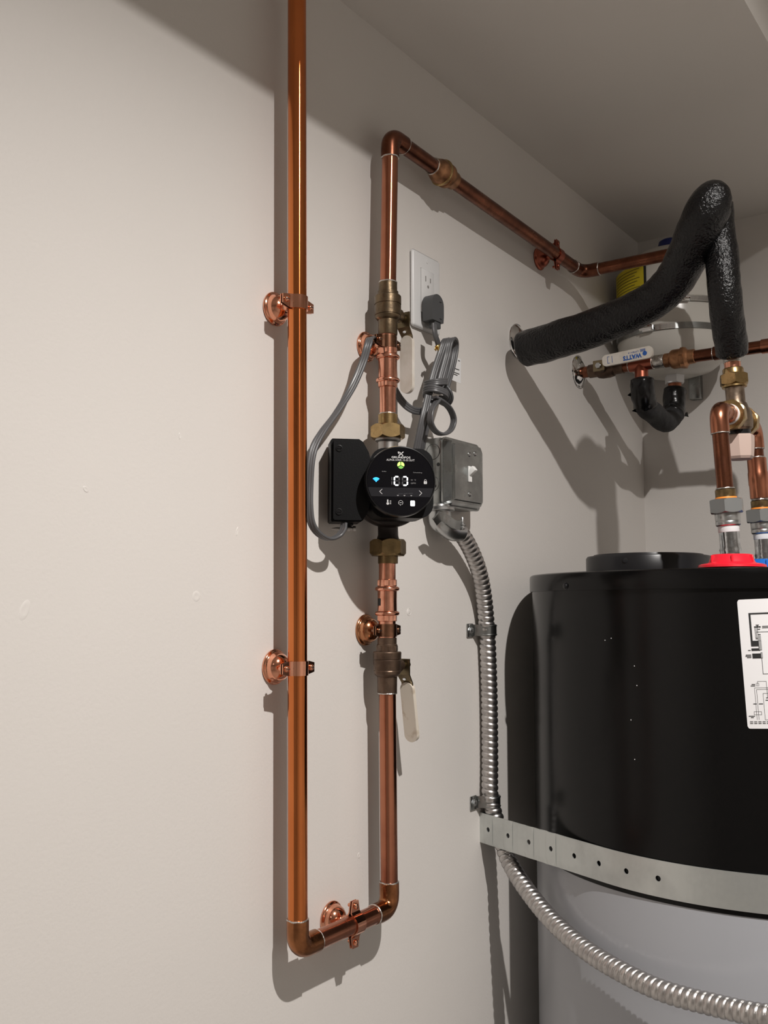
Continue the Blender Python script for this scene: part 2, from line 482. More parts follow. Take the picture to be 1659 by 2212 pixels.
# ---- bell hangers (standing bell, split ring and two screws), built once at the origin
def make_hanger():
    t = thing('bell_hanger', 'x', 'pipe hanger', (0, 0, 0), 'bell hangers that hold the copper pipes')
    prof = [(.0190, 0), (.0205, .0006), (.0209, .0018), (.0205, .0030), (.0192, .0038), (.0180, .0042), (.0174, .0054), (.0168, .0085), (.0158, .0118),
            (.0136, .0145), (.0115, .0168), (.0085, .0182), (.0068, .0190), (.0060, .0205), (.0060, .0252)]
    obj('bell', B(lathe, (0, 0, 0), (0, -1, 0), prof, 48), 'copper_bell', t, angle=50)
    for sgn in (-1, 1):
        th = 0.0014
        inner, outer = [], []
        r0 = RP + 0.0003
        e0 = 0.0009
        a0 = math.asin((e0) / r0)
        arc = [a0 + (PI - 2 * a0) * k / 18 for k in range(19)]
        inner = [(-0.0275, e0), (-r0 - .003, e0)] + [(-r0 * math.cos(a), r0 * math.sin(a)) for a in arc[1:-1]] + [(r0 + .003, e0), (0.0275, e0)]
        r1 = r0 + th
        a1 = math.asin((e0 + th) / r1)
        arc = [a1 + (PI - 2 * a1) * k / 18 for k in range(19)]
        outer = [(-0.0275, e0 + th), (-r1 - .0022, e0 + th)] + [(-r1 * math.cos(a), r1 * math.sin(a)) for a in arc[1:-1]] + [(r1 + .0022, e0 + th), (0.0275, e0 + th)]
        bm = BM()
        K = len(inner)
        hz = lambda x: 0.0082 if abs(x) < 0.0215 else 0.0055
        vi = [[bm.verts.new((p[0], -S - sgn * p[1], s * hz(p[0]))) for p in inner] for s in (-1, 1)]
        vo = [[bm.verts.new((p[0], -S - sgn * p[1], s * hz(p[0]))) for p in outer] for s in (-1, 1)]
        for k in range(K - 1):
            for q in (vi, vo): bm.faces.new((q[0][k], q[0][k + 1], q[1][k + 1], q[1][k]))
            for s in (0, 1): bm.faces.new((vi[s][k], vi[s][k + 1], vo[s][k + 1], vo[s][k]))
        for k in (0, K - 1): bm.faces.new((vi[0][k], vi[1][k], vo[1][k], vo[0][k]))
        obj('clamp_band', bm, 'copper_bell', t, angle=25)
    for sx in (-1, 1):
        bm = BM()
        lathe(bm, (sx * 0.0212, -S + 0.0085, 0), (0, -1, 0), [(0.0021, 0), (0.0021, 0.0106)], 12)
        lathe(bm, (sx * 0.0212, -S - 0.0023, 0), (0, -1, 0), [(0.0036, 0), (0.0037, 0.0009), (0.0030, 0.0022), (0.0016, 0.0029), (0, 0.0031)], 16)
        sc = obj('screw', bm, 'copper_bell', t)
        bm = BM(); bx(bm, (sx * 0.0212 - 0.0026, -S - 0.0055, -0.0004), (sx * 0.0212 + 0.0026, -S - 0.0050, 0.0004))
        obj('slot', bm, 'ink', sc)
    return t
hanger0 = make_hanger()
hanger0.location = (lx(1.957), 0, 1.957)
hanger0['label'] = 'copper bell hanger higher up on the tall pipe, level with the upper valve'
dup(hanger0, (lx(1.527), 0, 1.527), (0, 0.0, 0), 'copper bell hanger lower down on the tall pipe, level with the lower valve')
DARK = {'copper_plated': 'copper_bell_dark'}
h = dup(hanger0, (0.1800, 0, 1.951), (0, 0, 0), 'tarnished bell hanger under the upper valve with gray cord draped over it')
for c in h.children:
    if c.name.startswith(('clamp', 'screw')):
        c.material_slots[0].link = 'OBJECT'; c.material_slots[0].material = M['copper_bell_dark']
M['copper_bell_brown'] = mat('copper_plate_brown', (0.60, 0.29, 0.15), 0.18, 1, col2=(0.40, 0.17, 0.08), cscale=40, rvar=0.05)
h = dup(hanger0, (0.1790, 0, 1.5665), (0, 0, 0), 'brown bell hanger just above the lower valve below the pump')
for c in h.children:
    c.material_slots[0].link = 'OBJECT'; c.material_slots[0].material = M['copper_bell_brown' if c.name.startswith('bell') else 'copper_bell_dark']
dup(hanger0, ((0.1105, -0.0370, 1.2141)[0], 0, zb), (0, PI / 2, 0), 'copper bell hanger on the short bottom pipe of the loop')
TZ0, TZ1 = 2.2435, 2.2310
def tz(x): return TZ0 + (x - 0.2488) / (0.82 - 0.2488) * (TZ1 - TZ0)
h = dup(hanger0, (0.706, 0, tz(0.706)), (0, PI / 2, 0), 'dark red bell hanger on the high pipe near the room corner')
for c in h.children:
    c.material_slots[0].link = 'OBJECT'; c.material_slots[0].material = M['copper_red']

# ---- ball valve in the riser (built for the upper place; the lower one is a little different)
def riser_valve(name, label, x, prof, z_stem, tilt, hm, bodymat, z0, hexz=None):
    t = thing(name, label, 'valve', (x, -S, z0), 'ball valves with white levers beside the pump')
    body = obj('body', B(lathe, (x, -S, 0), (0, 0, 1), prof, 40), bodymat, t, angle=30)
    if hexz:
        obj('hex_collar', B(hexnut, (x, -S, hexz[0]), (0, 0, 1), 0.0285, hexz[1] - hexz[0], n=8), bodymat, body)
    obj('bonnet', B(lathe, (x + 0.012, -S, z_stem), (1, 0, 0), [(0.0100, 0), (0.0100, 0.012), (0.0075, 0.0135), (0.0065, 0.020)], 24), bodymat, t)
    st = obj('stem', B(lathe, (x + 0.030, -S, z_stem), (1, 0, 0), [(0.0042, 0), (0.0042, 0.018)], 14), 'handle_metal', t)
    hx = x + 0.036
    # steel lever: flat round the stem, jog outwards, then straight down
    c, s = math.cos(tilt), math.sin(tilt)
    prof2 = [(0.0, 0.008), (0.0, -0.013), (0.0085, -0.024), (0.0085 + 0.040 * s, -0.024 - 0.040 * c)]
    W = 0.0088
    bm = BM()
    L = [[], []]
    for i, (px, pz) in enumerate(prof2):
        w = 0.0100 if i < 2 else W
        for q, dx in ((0, 0.0), (1, 0.0022)):
            L[q].append((bm.verts.new((hx + px + dx, -S - w, z_stem + pz)), bm.verts.new((hx + px + dx, -S + w, z_stem + pz))))
    for i in range(3):
        for q in (0, 1): bm.faces.new((L[q][i][0], L[q][i][1], L[q][i + 1][1], L[q][i + 1][0]))
        for w in (0, 1): bm.faces.new((L[0][i][w], L[0][i + 1][w], L[1][i + 1][w], L[1][i][w]))
    for i in (0, 3): bm.faces.new((L[0][i][0], L[0][i][1], L[1][i][1], L[1][i][0]))
    lever = obj('lever', bm, 'handle_metal', t, angle=20)
    obj('lever_hole', B(lathe, (hx + 0.0036, -S, z_stem - 0.0195), (-1, 0, 0.75), [(0.0020, 0), (0.0020, 0.0018)], 12), 'plate_white', lever)
    # vinyl sleeve
    bm = BM()
    pts = rrect(0.0205, 0.0810, 0.0100, 8, 0, -0.0375)
    o = Vector((hx + 0.0085 + 0.0011, -S, z_stem - 0.026)); n = Vector((c, 0, s)); v = Vector((-s, 0, c))
    prism(bm, pts, o, (0, 1, 0), v, n, -0.0030, 0.0030)
    g = [e for e in bm.edges]
    bmesh.ops.bevel(bm, geom=[e for e in g if len(e.link_faces) == 2 and e.calc_face_angle() > 1.2], offset=0.0016, segments=3, affect='EDGES')
    obj('vinyl_grip', bm, hm, t, angle=50)
    obj('stem_nut', B(hexnut, (hx + 0.0022, -S, z_stem), (1, 0, 0), 0.0125, 0.006), 'handle_metal', t)
    return t
pu = [(.0126, 1.9615), (.0130, 1.963), (.0130, 1.9815), (.0152, 1.9832), (.0168, 1.9850), (.0175, 1.9872), (.0171, 1.9884), (.0178, 1.9888), (.0180, 2.0020), (.0173, 2.0024), (.0173, 2.0034), (.0181, 2.0038), (.0181, 2.0145), (.0174, 2.0156), (.0143, 2.0160), (.0143, 2.0212), (.0127, 2.0218), (.0126, 2.0335), (.0118, 2.0342)]
riser_valve('ball_valve', 'dull brass ball valve above the pump with clean white lever hanging down', 0.1808, pu, 1.994, 0.0, 'handle_white', 'bronze_warm', 1.9615)
pl = [(.0118, 1.4855), (.0128, 1.4865), (.0130, 1.5065), (.0155, 1.5085), (.0172, 1.5105), (.0178, 1.5140), (.0174, 1.5150), (.0180, 1.5160), (.0183, 1.5280), (.0176, 1.5288), (.0183, 1.5298), (.0186, 1.5378), (.0178, 1.5390), (.0136, 1.5395), (.0134, 1.5480), (.0125, 1.5490), (.0125, 1.5570)]
riser_valve('ball_valve', 'dark brown ball valve below the pump with rust-stained white lever', 0.1790, pl, 1.5200, 0.16, 'handle_stained', 'bronze', 1.4855, (1.5395, 1.5470))

# ---- press couplings with their pipe stubs
def press(label, x, z0, z1, p0, p1, rings):
    t = thing('press_coupling', label, 'coupling', (x, -S, min(z0, p0)), 'copper press couplings either side of the pump')
    obj('pipe', B(tube, [(x, -S, p0), (x, -S, p1)], RP, 32), 'copper_new', t)
    prof = [(RP + .0003, z0), (RP + .0015, z0 + .0005), (RP + .0016, z0 + .009)]
    h = z1 - z0
    prof += [(RP + .0017, z0 + .012), (RP + .0014, z0 + h * .5), (RP + .0017, z1 - .012), (RP + .0016, z1 - .009), (RP + .0015, z1 - .0005), (RP + .0003, z1)]
    bm = BM(); lathe(bm, (x, -S, 0), (0, 0, 1), prof, 40)
    sl = obj('sleeve', bm, 'copper_new', t)
    for z in rings:
        bm = BM(); ring(bm, (x, -S, z), (0, 0, 1), RP + .0021, .0030, 36, 12); obj('bead', bm, 'copper_new', t)
    for z in (z0 + .0045, z1 - .0045):          # pressed hexagon next to each bead
        bm = BM(); hexnut(bm, (x, -S, z - .0035), (0, 0, 1), .0278, .007, 0.02); obj('press_mark', bm, 'copper_new', sl)
    return t
pc = press('bright copper press coupling between upper valve and pump', 0.1806, 1.8893, 1.9437, 1.8535, 1.9640, (1.9310, 1.8993))
solder_ring(pc, (0.1806, -S, 1.8535), (0, 0, 1), .0113)
pc = press('bright copper press coupling between pump and lower valve', 0.1792, 1.5780, 1.6328, 1.5560, 1.6560, (1.6205, 1.5885))
bm = BM()
for k in range(6):
    a = math.radians(142 + k * 5)
    a2 = math.radians(142 + k * 5 + 5)
    q = [(0.1792 + math.cos(w) * .0129, -S + math.sin(w) * .0129) for w in (a, a2)]
    vs = [bm.verts.new((q[0][0], q[0][1], 1.5985)), bm.verts.new((q[1][0], q[1][1], 1.5985)), bm.verts.new((q[1][0], q[1][1], 1.6080)), bm.verts.new((q[0][0], q[0][1], 1.6080))]
    bm.faces.new(vs)
sl = [c for c in pc.children if c.name.startswith('sleeve')][0]
obj('printed_mark', bm, 'ink', sl)

# ---- high run from the upper valve to the corner, with a check valve
U0 = Vector((0.1868, -S, tz(0.187)))
U1 = Vector((0.812, -S, tz(0.812)))
U2 = Vector((0.812, -0.285, tz(0.812) - 0.004))
run = thing('copper_pipe_run', 'dull copper pipe rising from the upper valve and running high along the wall', 'pipe', (0.181, -S, 2.0337))
bm = BM(); u0a, u0b = elbow(bm, (0.181, -S, 2.03), U0, U1); obj('elbow', bm, 'copper_brown', run)
bm = BM(); u1a, u1b = elbow(bm, U0, U1, U2, R=0.020); obj('elbow', bm, 'copper_brown', run)
obj('pipe', B(tube, [(0.181, -S, 2.0260), u0a], RP, 32), 'copper_riser', run)
CV0, CV1 = 0.293, 0.352
obj('pipe', B(tube, [u0b, (CV0 + .004, -S, tz(CV0))], RP, 32), 'copper_brown', run)
obj('pipe', B(tube, [(CV1 - .004, -S, tz(CV1)), (CV1 + .15, -S, tz(CV1 + .15)), u1a], RP, 32), 'copper_brown', run)
obj('pipe', B(tube, [u1b, U2], RP, 32), 'copper_brown', run)
for c, ax in ((u0a, (0, 0, 1)), (u0b, (1, 0, 0)), (Vector((CV0, -S, tz(CV0))), (1, 0, 0)), (u1a, (1, 0, 0)), (u1b, (0, 1, 0)), (Vector((0.1809, -S, 2.0345)), (0, 0, 1))):
    solder_ring(run, c, ax)
# its far end turns down behind the insulated pipe
bm = BM(); DN = Vector((.872, -.285, 2.0500)); f0, f1 = elbow(bm, U1, U2, DN); obj('elbow', bm, 'copper_brown', run)
obj('pipe', B(tube, [f1, DN + (f1 - DN).normalized() * .010], RP, 24), 'copper_brown', run)
cvt = thing('check_valve', 'stepped brass check valve in the high pipe near its left elbow', 'valve', (CV0, -S, tz(CV0)))
prof = [(.0125, 0), (.0132, .001), (.0136, .008), (.0160, .012), (.0174, .016), (.0180, .020), (.0180, .031), (.0172, .0315), (.0172, .0340), (.0182, .0345), (.0182, .0400), (.0165, .0410), (.0150, .0440), (.0138, .0470), (.0134, .058), (.0122, .059)]
obj('body', B(lathe, (CV0, -S, tz(CV0)), U1 - U0, prof, 40), 'bronze_red', cvt, angle=30)
bm = BM(); ring(bm, Vector((CV0 + .0255, -S, tz(CV0 + .0255))), (1, 0, 0), .0180, .0022, 36, 8); obj('band', bm, 'brass', cvt)
bm = BM()
for k in range(9):
    a = math.radians(150 + k * 14)
    c = Vector((CV0 + .0375, -S + .0176 * math.cos(a) * -1, tz(CV0) + .0176 * math.sin(a)))
    bx(bm, c - Vector((.0022, .0008, .0012)), c + Vector((.0022, .0008, .0012)))
obj('cast_lettering', bm, 'brass', cvt)

# ================================================================ circulator pump
PX, PY, PZ = 0.1808, -S, 1.7505
n = Vector((-math.sqrt(.5), -math.sqrt(.5), 0)); u = Vector((math.sqrt(.5), -math.sqrt(.5), 0)); v = Vector((0, 0, 1))
P0 = Vector((PX, PY, PZ))
pump = thing('circulator_pump', 'black circulator pump with round glowing control face, in the pipe between two brass nuts', 'pump', (PX, PY, 1.6635))
# cast volute round the pipe axis
bm = BM()
lathe(bm, P0 - n * .026, n, [(.030, 0), (.041, .004), (.047, .012), (.0495, .024), (.0505, .036), (.050, .044), (.047, .048), (.030, .049)], 56)
lathe(bm, (PX, PY, 1.6815), (0, 0, 1), [(.0150, 0), (.0150, .004), (.0132, .010), (.0134, .022), (.0165, .032), (.022, .040)], 36)
obj('volute', bm, 'castiron_dark', pump)
bm = BM()
lathe(bm, (PX, PY, 1.790), (0, 0, 1), [(.020, 0), (.0145, .008), (.0138, .014), (.0138, .025), (.0172, .027), (.0172, .032)], 36)
obj('neck', bm, 'steel_neck', pump)
# motor / electronics housing
bm = BM()
prism(bm, rrect(.080, .088, .018, 6, .006, .001), P0, u, v, n, .022, .074)
g = [e for e in bm.edges if e.calc_face_angle() > 1.2]
bmesh.ops.bevel(bm, geom=g, offset=.003, segments=2, affect='EDGES')
obj('motor_housing', bm, 'black_plastic', pump)
bm = BM(); lathe(bm, P0, n, [(.0405, .070), (.0425, .076), (.0440, .090), (.0440, .0965), (.0432, .0995), (.0420, .1000), (.0416, .0990)], 72)
obj('bezel', bm, 'black_ring', pump)
fc = P0 + n * .1000
bm = BM(); lathe(bm, P0, n, [(.0417, .092), (.0417, .0992), (.0415, .0995)], 72)
panel = obj('control_panel', bm, 'black_gloss', pump)
F = P0 + n * .0996
K = 6.15e-5
def fu(zx, zy): return ((zx - 790) * K, -(zy - 902) * K)
def fp(zx, zy): a, b = fu(zx, zy); return F + u * a + v * b
def flat(polys, m, name, h=.0002):
    bm = BM()
    for pts in polys:
        try: bm.faces.new([bm.verts.new(F + u * a + v * b + n * h) for a, b in pts])
        except ValueError: pass
    return obj(name, bm, m, panel, smooth=False)
def stroke(pts, w):
    """flat polyline with width as quads"""
    out = []
    for (x0, y0), (x1, y1) in zip(pts, pts[1:]):
        dx, dy = x1 - x0, y1 - y0; L = math.hypot(dx, dy) or 1e-9
        nx, ny = -dy / L * w / 2, dx / L * w / 2; ex, ey = dx / L * w * .3, dy / L * w * .3
        out.append([(x0 - ex + nx, y0 - ey + ny), (x0 - ex - nx, y0 - ey - ny), (x1 + ex - nx, y1 + ey - ny), (x1 + ex + nx, y1 + ey + ny)])
    return out
def circ(cx, cy, r, a0=0, a1=360, k=20): return [(cx + r * math.cos(math.radians(a0 + (a1 - a0) * i / k)), cy + r * math.sin(math.radians(a0 + (a1 - a0) * i / k))) for i in range(k + 1)]
# touch band
y0, y1 = fu(0, 1036)[1], fu(0, 1215)[1]
def chord(y): return math.sqrt(.0412 ** 2 - y * y)
side = [(chord(y0 + (y1 - y0) * k / 8), y0 + (y1 - y0) * k / 8) for k in range(9)]
flat([side + [(-a, b) for a, b in side[::-1]]], 'panel_band', 'touch_band', .0001)
# maker's mark
lg = []
for pts, w in (([(735, 318), (765, 325), (800, 352), (832, 392)], 17), ([(838, 315), (800, 350), (752, 392)], 17), ([(735, 318), (740, 345), (758, 352)], 13)):
    lg += stroke([fu(*p) for p in pts], w * K)
flat(lg, 'print_white', 'logo')
bm = BM(); text(bm, 'GRUNDFOS', .0034, fp(792, 428), u, v, n, .0002, 385 * K, bold=.02); obj('lettering', bm, 'print_white', panel, smooth=False)
bm = BM(); text(bm, 'ALPHA HWR 15-55 SU/T', .0035, fp(785, 482), u, v, n, .0002, 570 * K); obj('lettering', bm, 'print_white', panel, smooth=False)
for s_, sz_, at_, w_ in (('Info', .0018, (453, 715), 85), ('Scheduling', .0018, (1130, 725), 180), ('W  \u00b0F', .0024, (1042, 880), 105), ('GPM', .0024, (1040, 943), 100)):
    bm = BM(); text(bm, s_, sz_, fp(*at_), u, v, n, .0002, w_ * K); obj('lettering', bm, 'print_gray', panel, smooth=False)
# green operating light: three sectors
gx, gy = fu(790, 583)
def sector(a0, a1):
    off = math.radians((a0 + a1) / 2); ox, oy = gx + .0004 * math.cos(off), gy + .0004 * math.sin(off)
    return [(ox, oy)] + circ(ox, oy, .0040, a0, a1, 10)
flat([sector(93, 207), sector(-27, 87)], 'led_green', 'status_light')
flat([sector(213, 327)], 'led_green_dim', 'status_light')
# wireless symbol
wx, wy = fu(293, 922)
wf = [[(wx, wy - .0006)] + circ(wx, wy - .0006, .0021, 50, 130, 8)]
for r0, r1 in ((.0026, .0039), (.0044, .0058)):
    wf.append(circ(wx, wy - .0006, r0, 45, 135, 8) + circ(wx, wy - .0006, r1, 45, 135, 8)[::-1])
flat(wf, 'led_blue', 'wireless_light')
# two digits: C and reversed C lit
def seg(cx, cy, horiz, L, w=.0013): return [(cx - L / 2, cy - w / 2), (cx + L / 2, cy - w / 2), (cx + L / 2, cy + w / 2), (cx - L / 2, cy + w / 2)] if horiz else [(cx - w / 2, cy - L / 2), (cx + w / 2, cy - L / 2), (cx + w / 2, cy + L / 2), (cx - w / 2, cy + L / 2)]
def rseg(q):
    xs = [p[0] for p in q]; ys = [p[1] for p in q]
    w_, h_ = max(xs) - min(xs), max(ys) - min(ys)
    return rrect(w_, h_, min(w_, h_) * .48, 3, (max(xs) + min(xs)) / 2, (max(ys) + min(ys)) / 2)
lit, dim = [], []
for zx, on in ((708, 'afed'), (872, 'abcd')):
    cx, cy = fu(zx, 900)
    H, W2 = .0052, .0030
    G = {'a': seg(cx, cy + H, 1, .0042, .0017), 'd': seg(cx, cy - H, 1, .0042, .0017), 'g': seg(cx, cy, 1, .0040, .0010),
         'f': seg(cx - W2, cy + H / 2, 0, .0042, .0017), 'e': seg(cx - W2, cy - H / 2, 0, .0042, .0017), 'b': seg(cx + W2, cy + H / 2, 0, .0042, .0017), 'c': seg(cx + W2, cy - H / 2, 0, .0042, .0017)}
    for k_, q in G.items(): (lit if k_ in on else dim).append(rseg(q))
cx, cy = fu(608, 900)
dim += [rseg(seg(cx, cy + .0026, 0, .0042)), rseg(seg(cx, cy - .0026, 0, .0042))]
flat(lit, 'led_white', 'digit_segments')
flat(dim, 'print_dim', 'digit_segments')
# padlock, arrows, lower icons
lxx, lyy = fu(1287, 925)
pk = [rrect(.0038, .0032, .0005, 3, lxx, lyy)] + stroke([(lxx - .0011, lyy + .0015), (lxx - .0011, lyy + .0028)] + [(lxx + .0011 * -math.cos(a * PI / 6), lyy + .0028 + .0011 * math.sin(a * PI / 6)) for a in range(1, 6)] + [(lxx + .0011, lyy + .0028), (lxx + .0011, lyy + .0015)], .0005)
flat(pk, 'print_white', 'lock_symbol')
flat([rrect(.0007, .0013, .0003, 3, lxx, lyy)], 'ink', 'keyhole', .0003)
flat(stroke([fu(413, 1070), fu(363, 1117), fu(413, 1165)], .0006), 'print_white', 'arrow_symbol')
flat(stroke([fu(1162, 1088), fu(1213, 1137), fu(1165, 1185)], .0006), 'print_white', 'arrow_symbol')
flat(sum([stroke([fu(x - 14, 1186), fu(x, 1197), fu(x + 14, 1186)], .0005) for x in (730, 862, 1000)], []), 'print_white', 'tick_symbol')
flat(sum([stroke([fu(x, y), fu(x + w_, y - 4)], .0004) for x, y, w_ in ((735, 1160, 90), (845, 1152, 80), (945, 1146, 85))], []), 'print_dim', 'band_print')
tx, ty = fu(525, 1355)
flat([circ(tx, ty, .0016), rrect(.0016, .0048, .0007, 3, tx, ty + .0026)] + sum([stroke([fu(566, y), fu(594, y)], .0004) for y in (1300, 1320, 1342, 1362)], []), 'print_white', 'thermometer_symbol')
ax_, ay_ = fu(787, 1335)
flat(stroke(circ(ax_, ay_, .0027, -60, 230, 20), .0005) + [[(ax_ - .0012, ay_ - .0026), (ax_ + .0003, ay_ - .0020), (ax_ - .0001, ay_ - .0036)]] + stroke([(ax_ - .0012, ay_), (ax_ + .0012, ay_)], .0006), 'print_white', 'auto_symbol')
bx_, by_ = fu(1027, 1345)
flat([rrect(.0054, .0066, .0009, 4, bx_, by_)], 'led_white', 'mode_light')
flat([[(bx_ - .0008, by_ - .0002), (bx_ + .0010, by_ - .0002), (bx_ - .0002, by_ + .0018)]], 'ink', 'mode_symbol', .0003)
# indicator stub at the right of the bezel
obj('side_button', B(lathe, P0 + n * .088 + u * .0425 + v * -.0035, u, [(.0022, 0), (.0022, .0030), (.0012, .0040), (0, .0042)], 14), 'black_plastic', pump)
# terminal box left of the face
bm = BM()
pts = [(-.0835, .0535), (-.0815, .0555), (-.0480, .0555), (-.0430, .0520), (-.0365, .0395), (-.0350, .0335), (-.0350, -.0285), (-.0370, -.0355), (-.0430, -.0465), (-.0460, -.0485), (-.0815, -.0485), (-.0835, -.0465)]
prism(bm, pts, P0, u, v, n, .036, .0720)
g = [e for e in bm.edges if e.calc_face_angle() > 1.0]
bmesh.ops.bevel(bm, geom=g, offset=.0035, segments=3, affect='EDGES')
tb = obj('terminal_box', bm, 'black_plastic', pump)
bm = BM()
pts2 = [(a + (.003 if a < -.06 else 0), (b - .0035) * .965 + .0035) for a, b in pts]
prism(bm, pts2, P0, u, v, n, .0710, .0770)
g = [e for e in bm.edges if e.calc_face_angle() > 1.0]
bmesh.ops.bevel(bm, geom=g, offset=.0022, segments=3, affect='EDGES')
obj('cover', bm, 'black_plastic', tb)
for sv in (.0425, -.0365):
    bm = BM(); c = P0 + u * -.0735 + v * sv + n * .003
    lathe(bm, c, n, [(.0042, .0735), (.0042, .0750), (.0030, .0752), (.0028, .0742), (0, .0742)], 18)
    bx(bm, Vector((-.0026, -.0004, 0)) , Vector((.0026, .0004, .0006)))
    for q in bm.verts[-8:]: pass
    for q in list(bm.verts)[-8:]: q.co = c + u * q.co.x + v * q.co.y + n * (.0744 + q.co.z)
    obj('screw', bm, 'black_ring', tb)
# cable gland and its clip under the terminal box
g0 = P0 + u * -.0600 + v * -.0480 + n * .052
obj('cable_gland', B(lathe, g0, (0, 0, -1), [(.0075, -.002), (.0075, .0030), (.0055, .0040), (.0050, .0075)], 20), 'black_plastic', tb)
bm = BM(); lathe(bm, g0 + Vector((0, 0, -.0085)) + n * .010 + u * -.020, u, [(.0006, -.002), (.0018, .004), (.0018, .018), (.0034, .0185), (.0034, .0225), (.0026, .023), (.0026, .025), (.0036, .0255), (.0036, .029)], 14)
obj('clamp_screw', bm, 'steel_neck', tb)
# union nuts and tailpieces
for nm, z0, z1, ac, m_, sl0, sl1 in (('union_nut', 1.8195, 1.8385, .0470, 'brass', 1.837, 1.8530), ('union_nut', 1.6640, 1.6855, .0490, 'brass_dark', 1.6535, 1.6650)):
    un = obj(nm, B(hexnut, (PX, PY, z0), (0, 0, 1), ac, z1 - z0, 0.16, rot=math.radians(12)), m_, pump, angle=14)
    obj('tailpiece', B(lathe, (PX, PY, 0), (0, 0, 1), [(.0125, sl0), (.0132, sl0 + .0006), (.0132, sl1 - .0006), (.0125, sl1)], 32), m_, un)
bm = BM(); lathe(bm, (PX, PY, 1.6635), (0, 0, 1), [(.0212, 0), (.0218, .0010), (.0218, .0030)], 36); obj('washer', bm, 'brass_dark', pump)

# ================================================================ outlet and cord
OX, OZ = 0.3233, 2.0650
out = thing('wall_outlet', 'white rectangular wall outlet plate right of the upper valve', 'outlet', (OX, 0, OZ - .058))
bm = BM(); bx(bm, (OX - .0372, -.0068, OZ - .0583), (OX + .0372, 0.0, OZ + .0583), .0045, 4); obj('plate', bm, 'plate_white', out)
bm = BM(); bx(bm, (OX - .0168, -.0084, OZ - .0335), (OX + .0168, -.0060, OZ + .0335), .0008, 2); ins = obj('receptacle', bm, 'plate_white', out)
bm = BM(); q = [(-.0171, -.0338), (.0171, -.0338), (.0171, .0338), (-.0171, .0338)]
for (a, b), (c, d) in zip(q, q[1:] + q[:1]):
    bx(bm, (OX + min(a, c) - .0004, -.00695, OZ + min(b, d) - .0004), (OX + max(a, c) + .0004, -.0067, OZ + max(b, d) + .0004))
obj('gap_line', bm, 'ink_gray', out)
for dx, hh in ((-.0064, .0085), (.0064, .0070)):
    obj('blade_slot', B(bx, (OX + dx - .0011, -.0086, OZ + .0195 - hh / 2), (OX + dx + .0011, -.0080, OZ + .0195 + hh / 2)), 'slot', ins)
obj('ground_hole', B(lathe, (OX, -.0080, OZ + .0085), (0, -1, 0), [(.0024, 0), (.0024, .0006)], 14), 'slot', ins)
for sz in (1, -1):
    obj('screw', B(lathe, (OX, -.0062, OZ + sz * .0480), (0, -1, 0), [(.0034, 0), (.0032, .0010), (0, .0013)], 16), 'plate_white', out)

def flatsec(w=.0104, r=.0021):
    c3 = (-(w / 2 - r), 0, w / 2 - r)
    xs = [-w / 2 + w * k / 16 for k in range(17)]
    yv = [max(.0009 if 0 < k < 16 else 0.0003, max(math.sqrt(max(0, r * r - (x - c) ** 2)) for c in c3)) for k, x in enumerate(xs)]
    return [(x, y) for x, y in zip(xs, yv)] + [(x, -y) for x, y in zip(xs[::-1], yv[::-1])]
def cable(bm, pts, sides, nn=8, sec=None):
    path = cr(pts, nn)
    sd = cr(sides, nn) if len(sides) == len(pts) else [Vector(sides[0])] * len(path)
    sc = sec or flatsec()
    sweep(bm, path, lambda i, s, N: sc, side=sd)

cord = thing('power_cord', 'gray flat power cord, plugged into the outlet, knotted and running to the pump', 'cord', (0.3027, -0.0300, 2.0043))
# plug: flat angled head with a rounded top
pc_ = Vector((0.3195, -0.0200, 2.0362))
bm = BM()
hw = .0158
pts = [(-hw * .92, -.0200), (hw * .92, -.0200), (hw, -.010)] + [(hw * math.cos(a), .006 + .0150 * math.sin(a)) for a in [PI * k / 14 for k in range(15)]] + [(-hw, -.010)]
prism(bm, pts, pc_, (1, 0, 0), (0, 0, 1), (0, -1, 0), -.0090, .0085)
bmesh.ops.bevel(bm, geom=[e for e in bm.edges if e.calc_face_angle() > 1.0], offset=.0055, segments=5, affect='EDGES')
plug = obj('plug', bm, 'plug', cord, angle=75)
sr0 = pc_ + Vector((.002, -.001, -.0195))
obj('strain_relief', B(bx, sr0 - Vector((.0085, .006, .0100)), sr0 + Vector((.0085, .006, .001)), .0018, 2), 'plug', plug)
bm = BM(); bx(bm, pc_ + Vector((.004, -.0089, .010)), pc_ + Vector((.009, -.0084, .011))); bx(bm, pc_ + Vector((.004, -.0089, -.0145)), pc_ + Vector((.009, -.0084, -.0155)))
obj('molded_mark', bm, 'ink', plug)
X = (1, 0, 0)
def cab(pts, sides, nn=8, name='cable'):
    bm = BM(); cable(bm, pts, sides, nn); return obj(name, bm, 'cord', cord, angle=30)
W2 = (.58, -.4, .3)
# from the plug into the bundle
cab([(0.3002, -0.0340, 2.0065), (0.2995, -0.0360, 1.9908), (0.3099, -0.0340, 1.9797), (0.3222, -0.0300, 1.9671), (0.3163, -0.0280, 1.9384), (0.3055, -0.0300, 1.9086)], [(.5, 0, .1)])
# first hanging loop of the bundle
cab([(0.2768, -0.0400, 1.8986), (0.2873, -0.0420, 1.9306), (0.3004, -0.0440, 1.9602), (0.3087, -0.0460, 1.9802), (0.3258, -0.0400, 1.9886), (0.3391, -0.0340, 1.9842), (0.3329, -0.0320, 1.9516), (0.3141, -0.0340, 1.9076)], [(.62, -.75, .2)])
# second loop
cab([(0.2881, -0.0460, 1.8999), (0.2975, -0.0480, 1.9284), (0.3083, -0.0500, 1.9576), (0.3142, -0.0520, 1.9805), (0.3309, -0.0480, 1.9891), (0.3489, -0.0400, 1.9833), (0.3426, -0.0380, 1.9527), (0.3204, -0.0380, 1.9068)], [(.62, -.75, .2)])
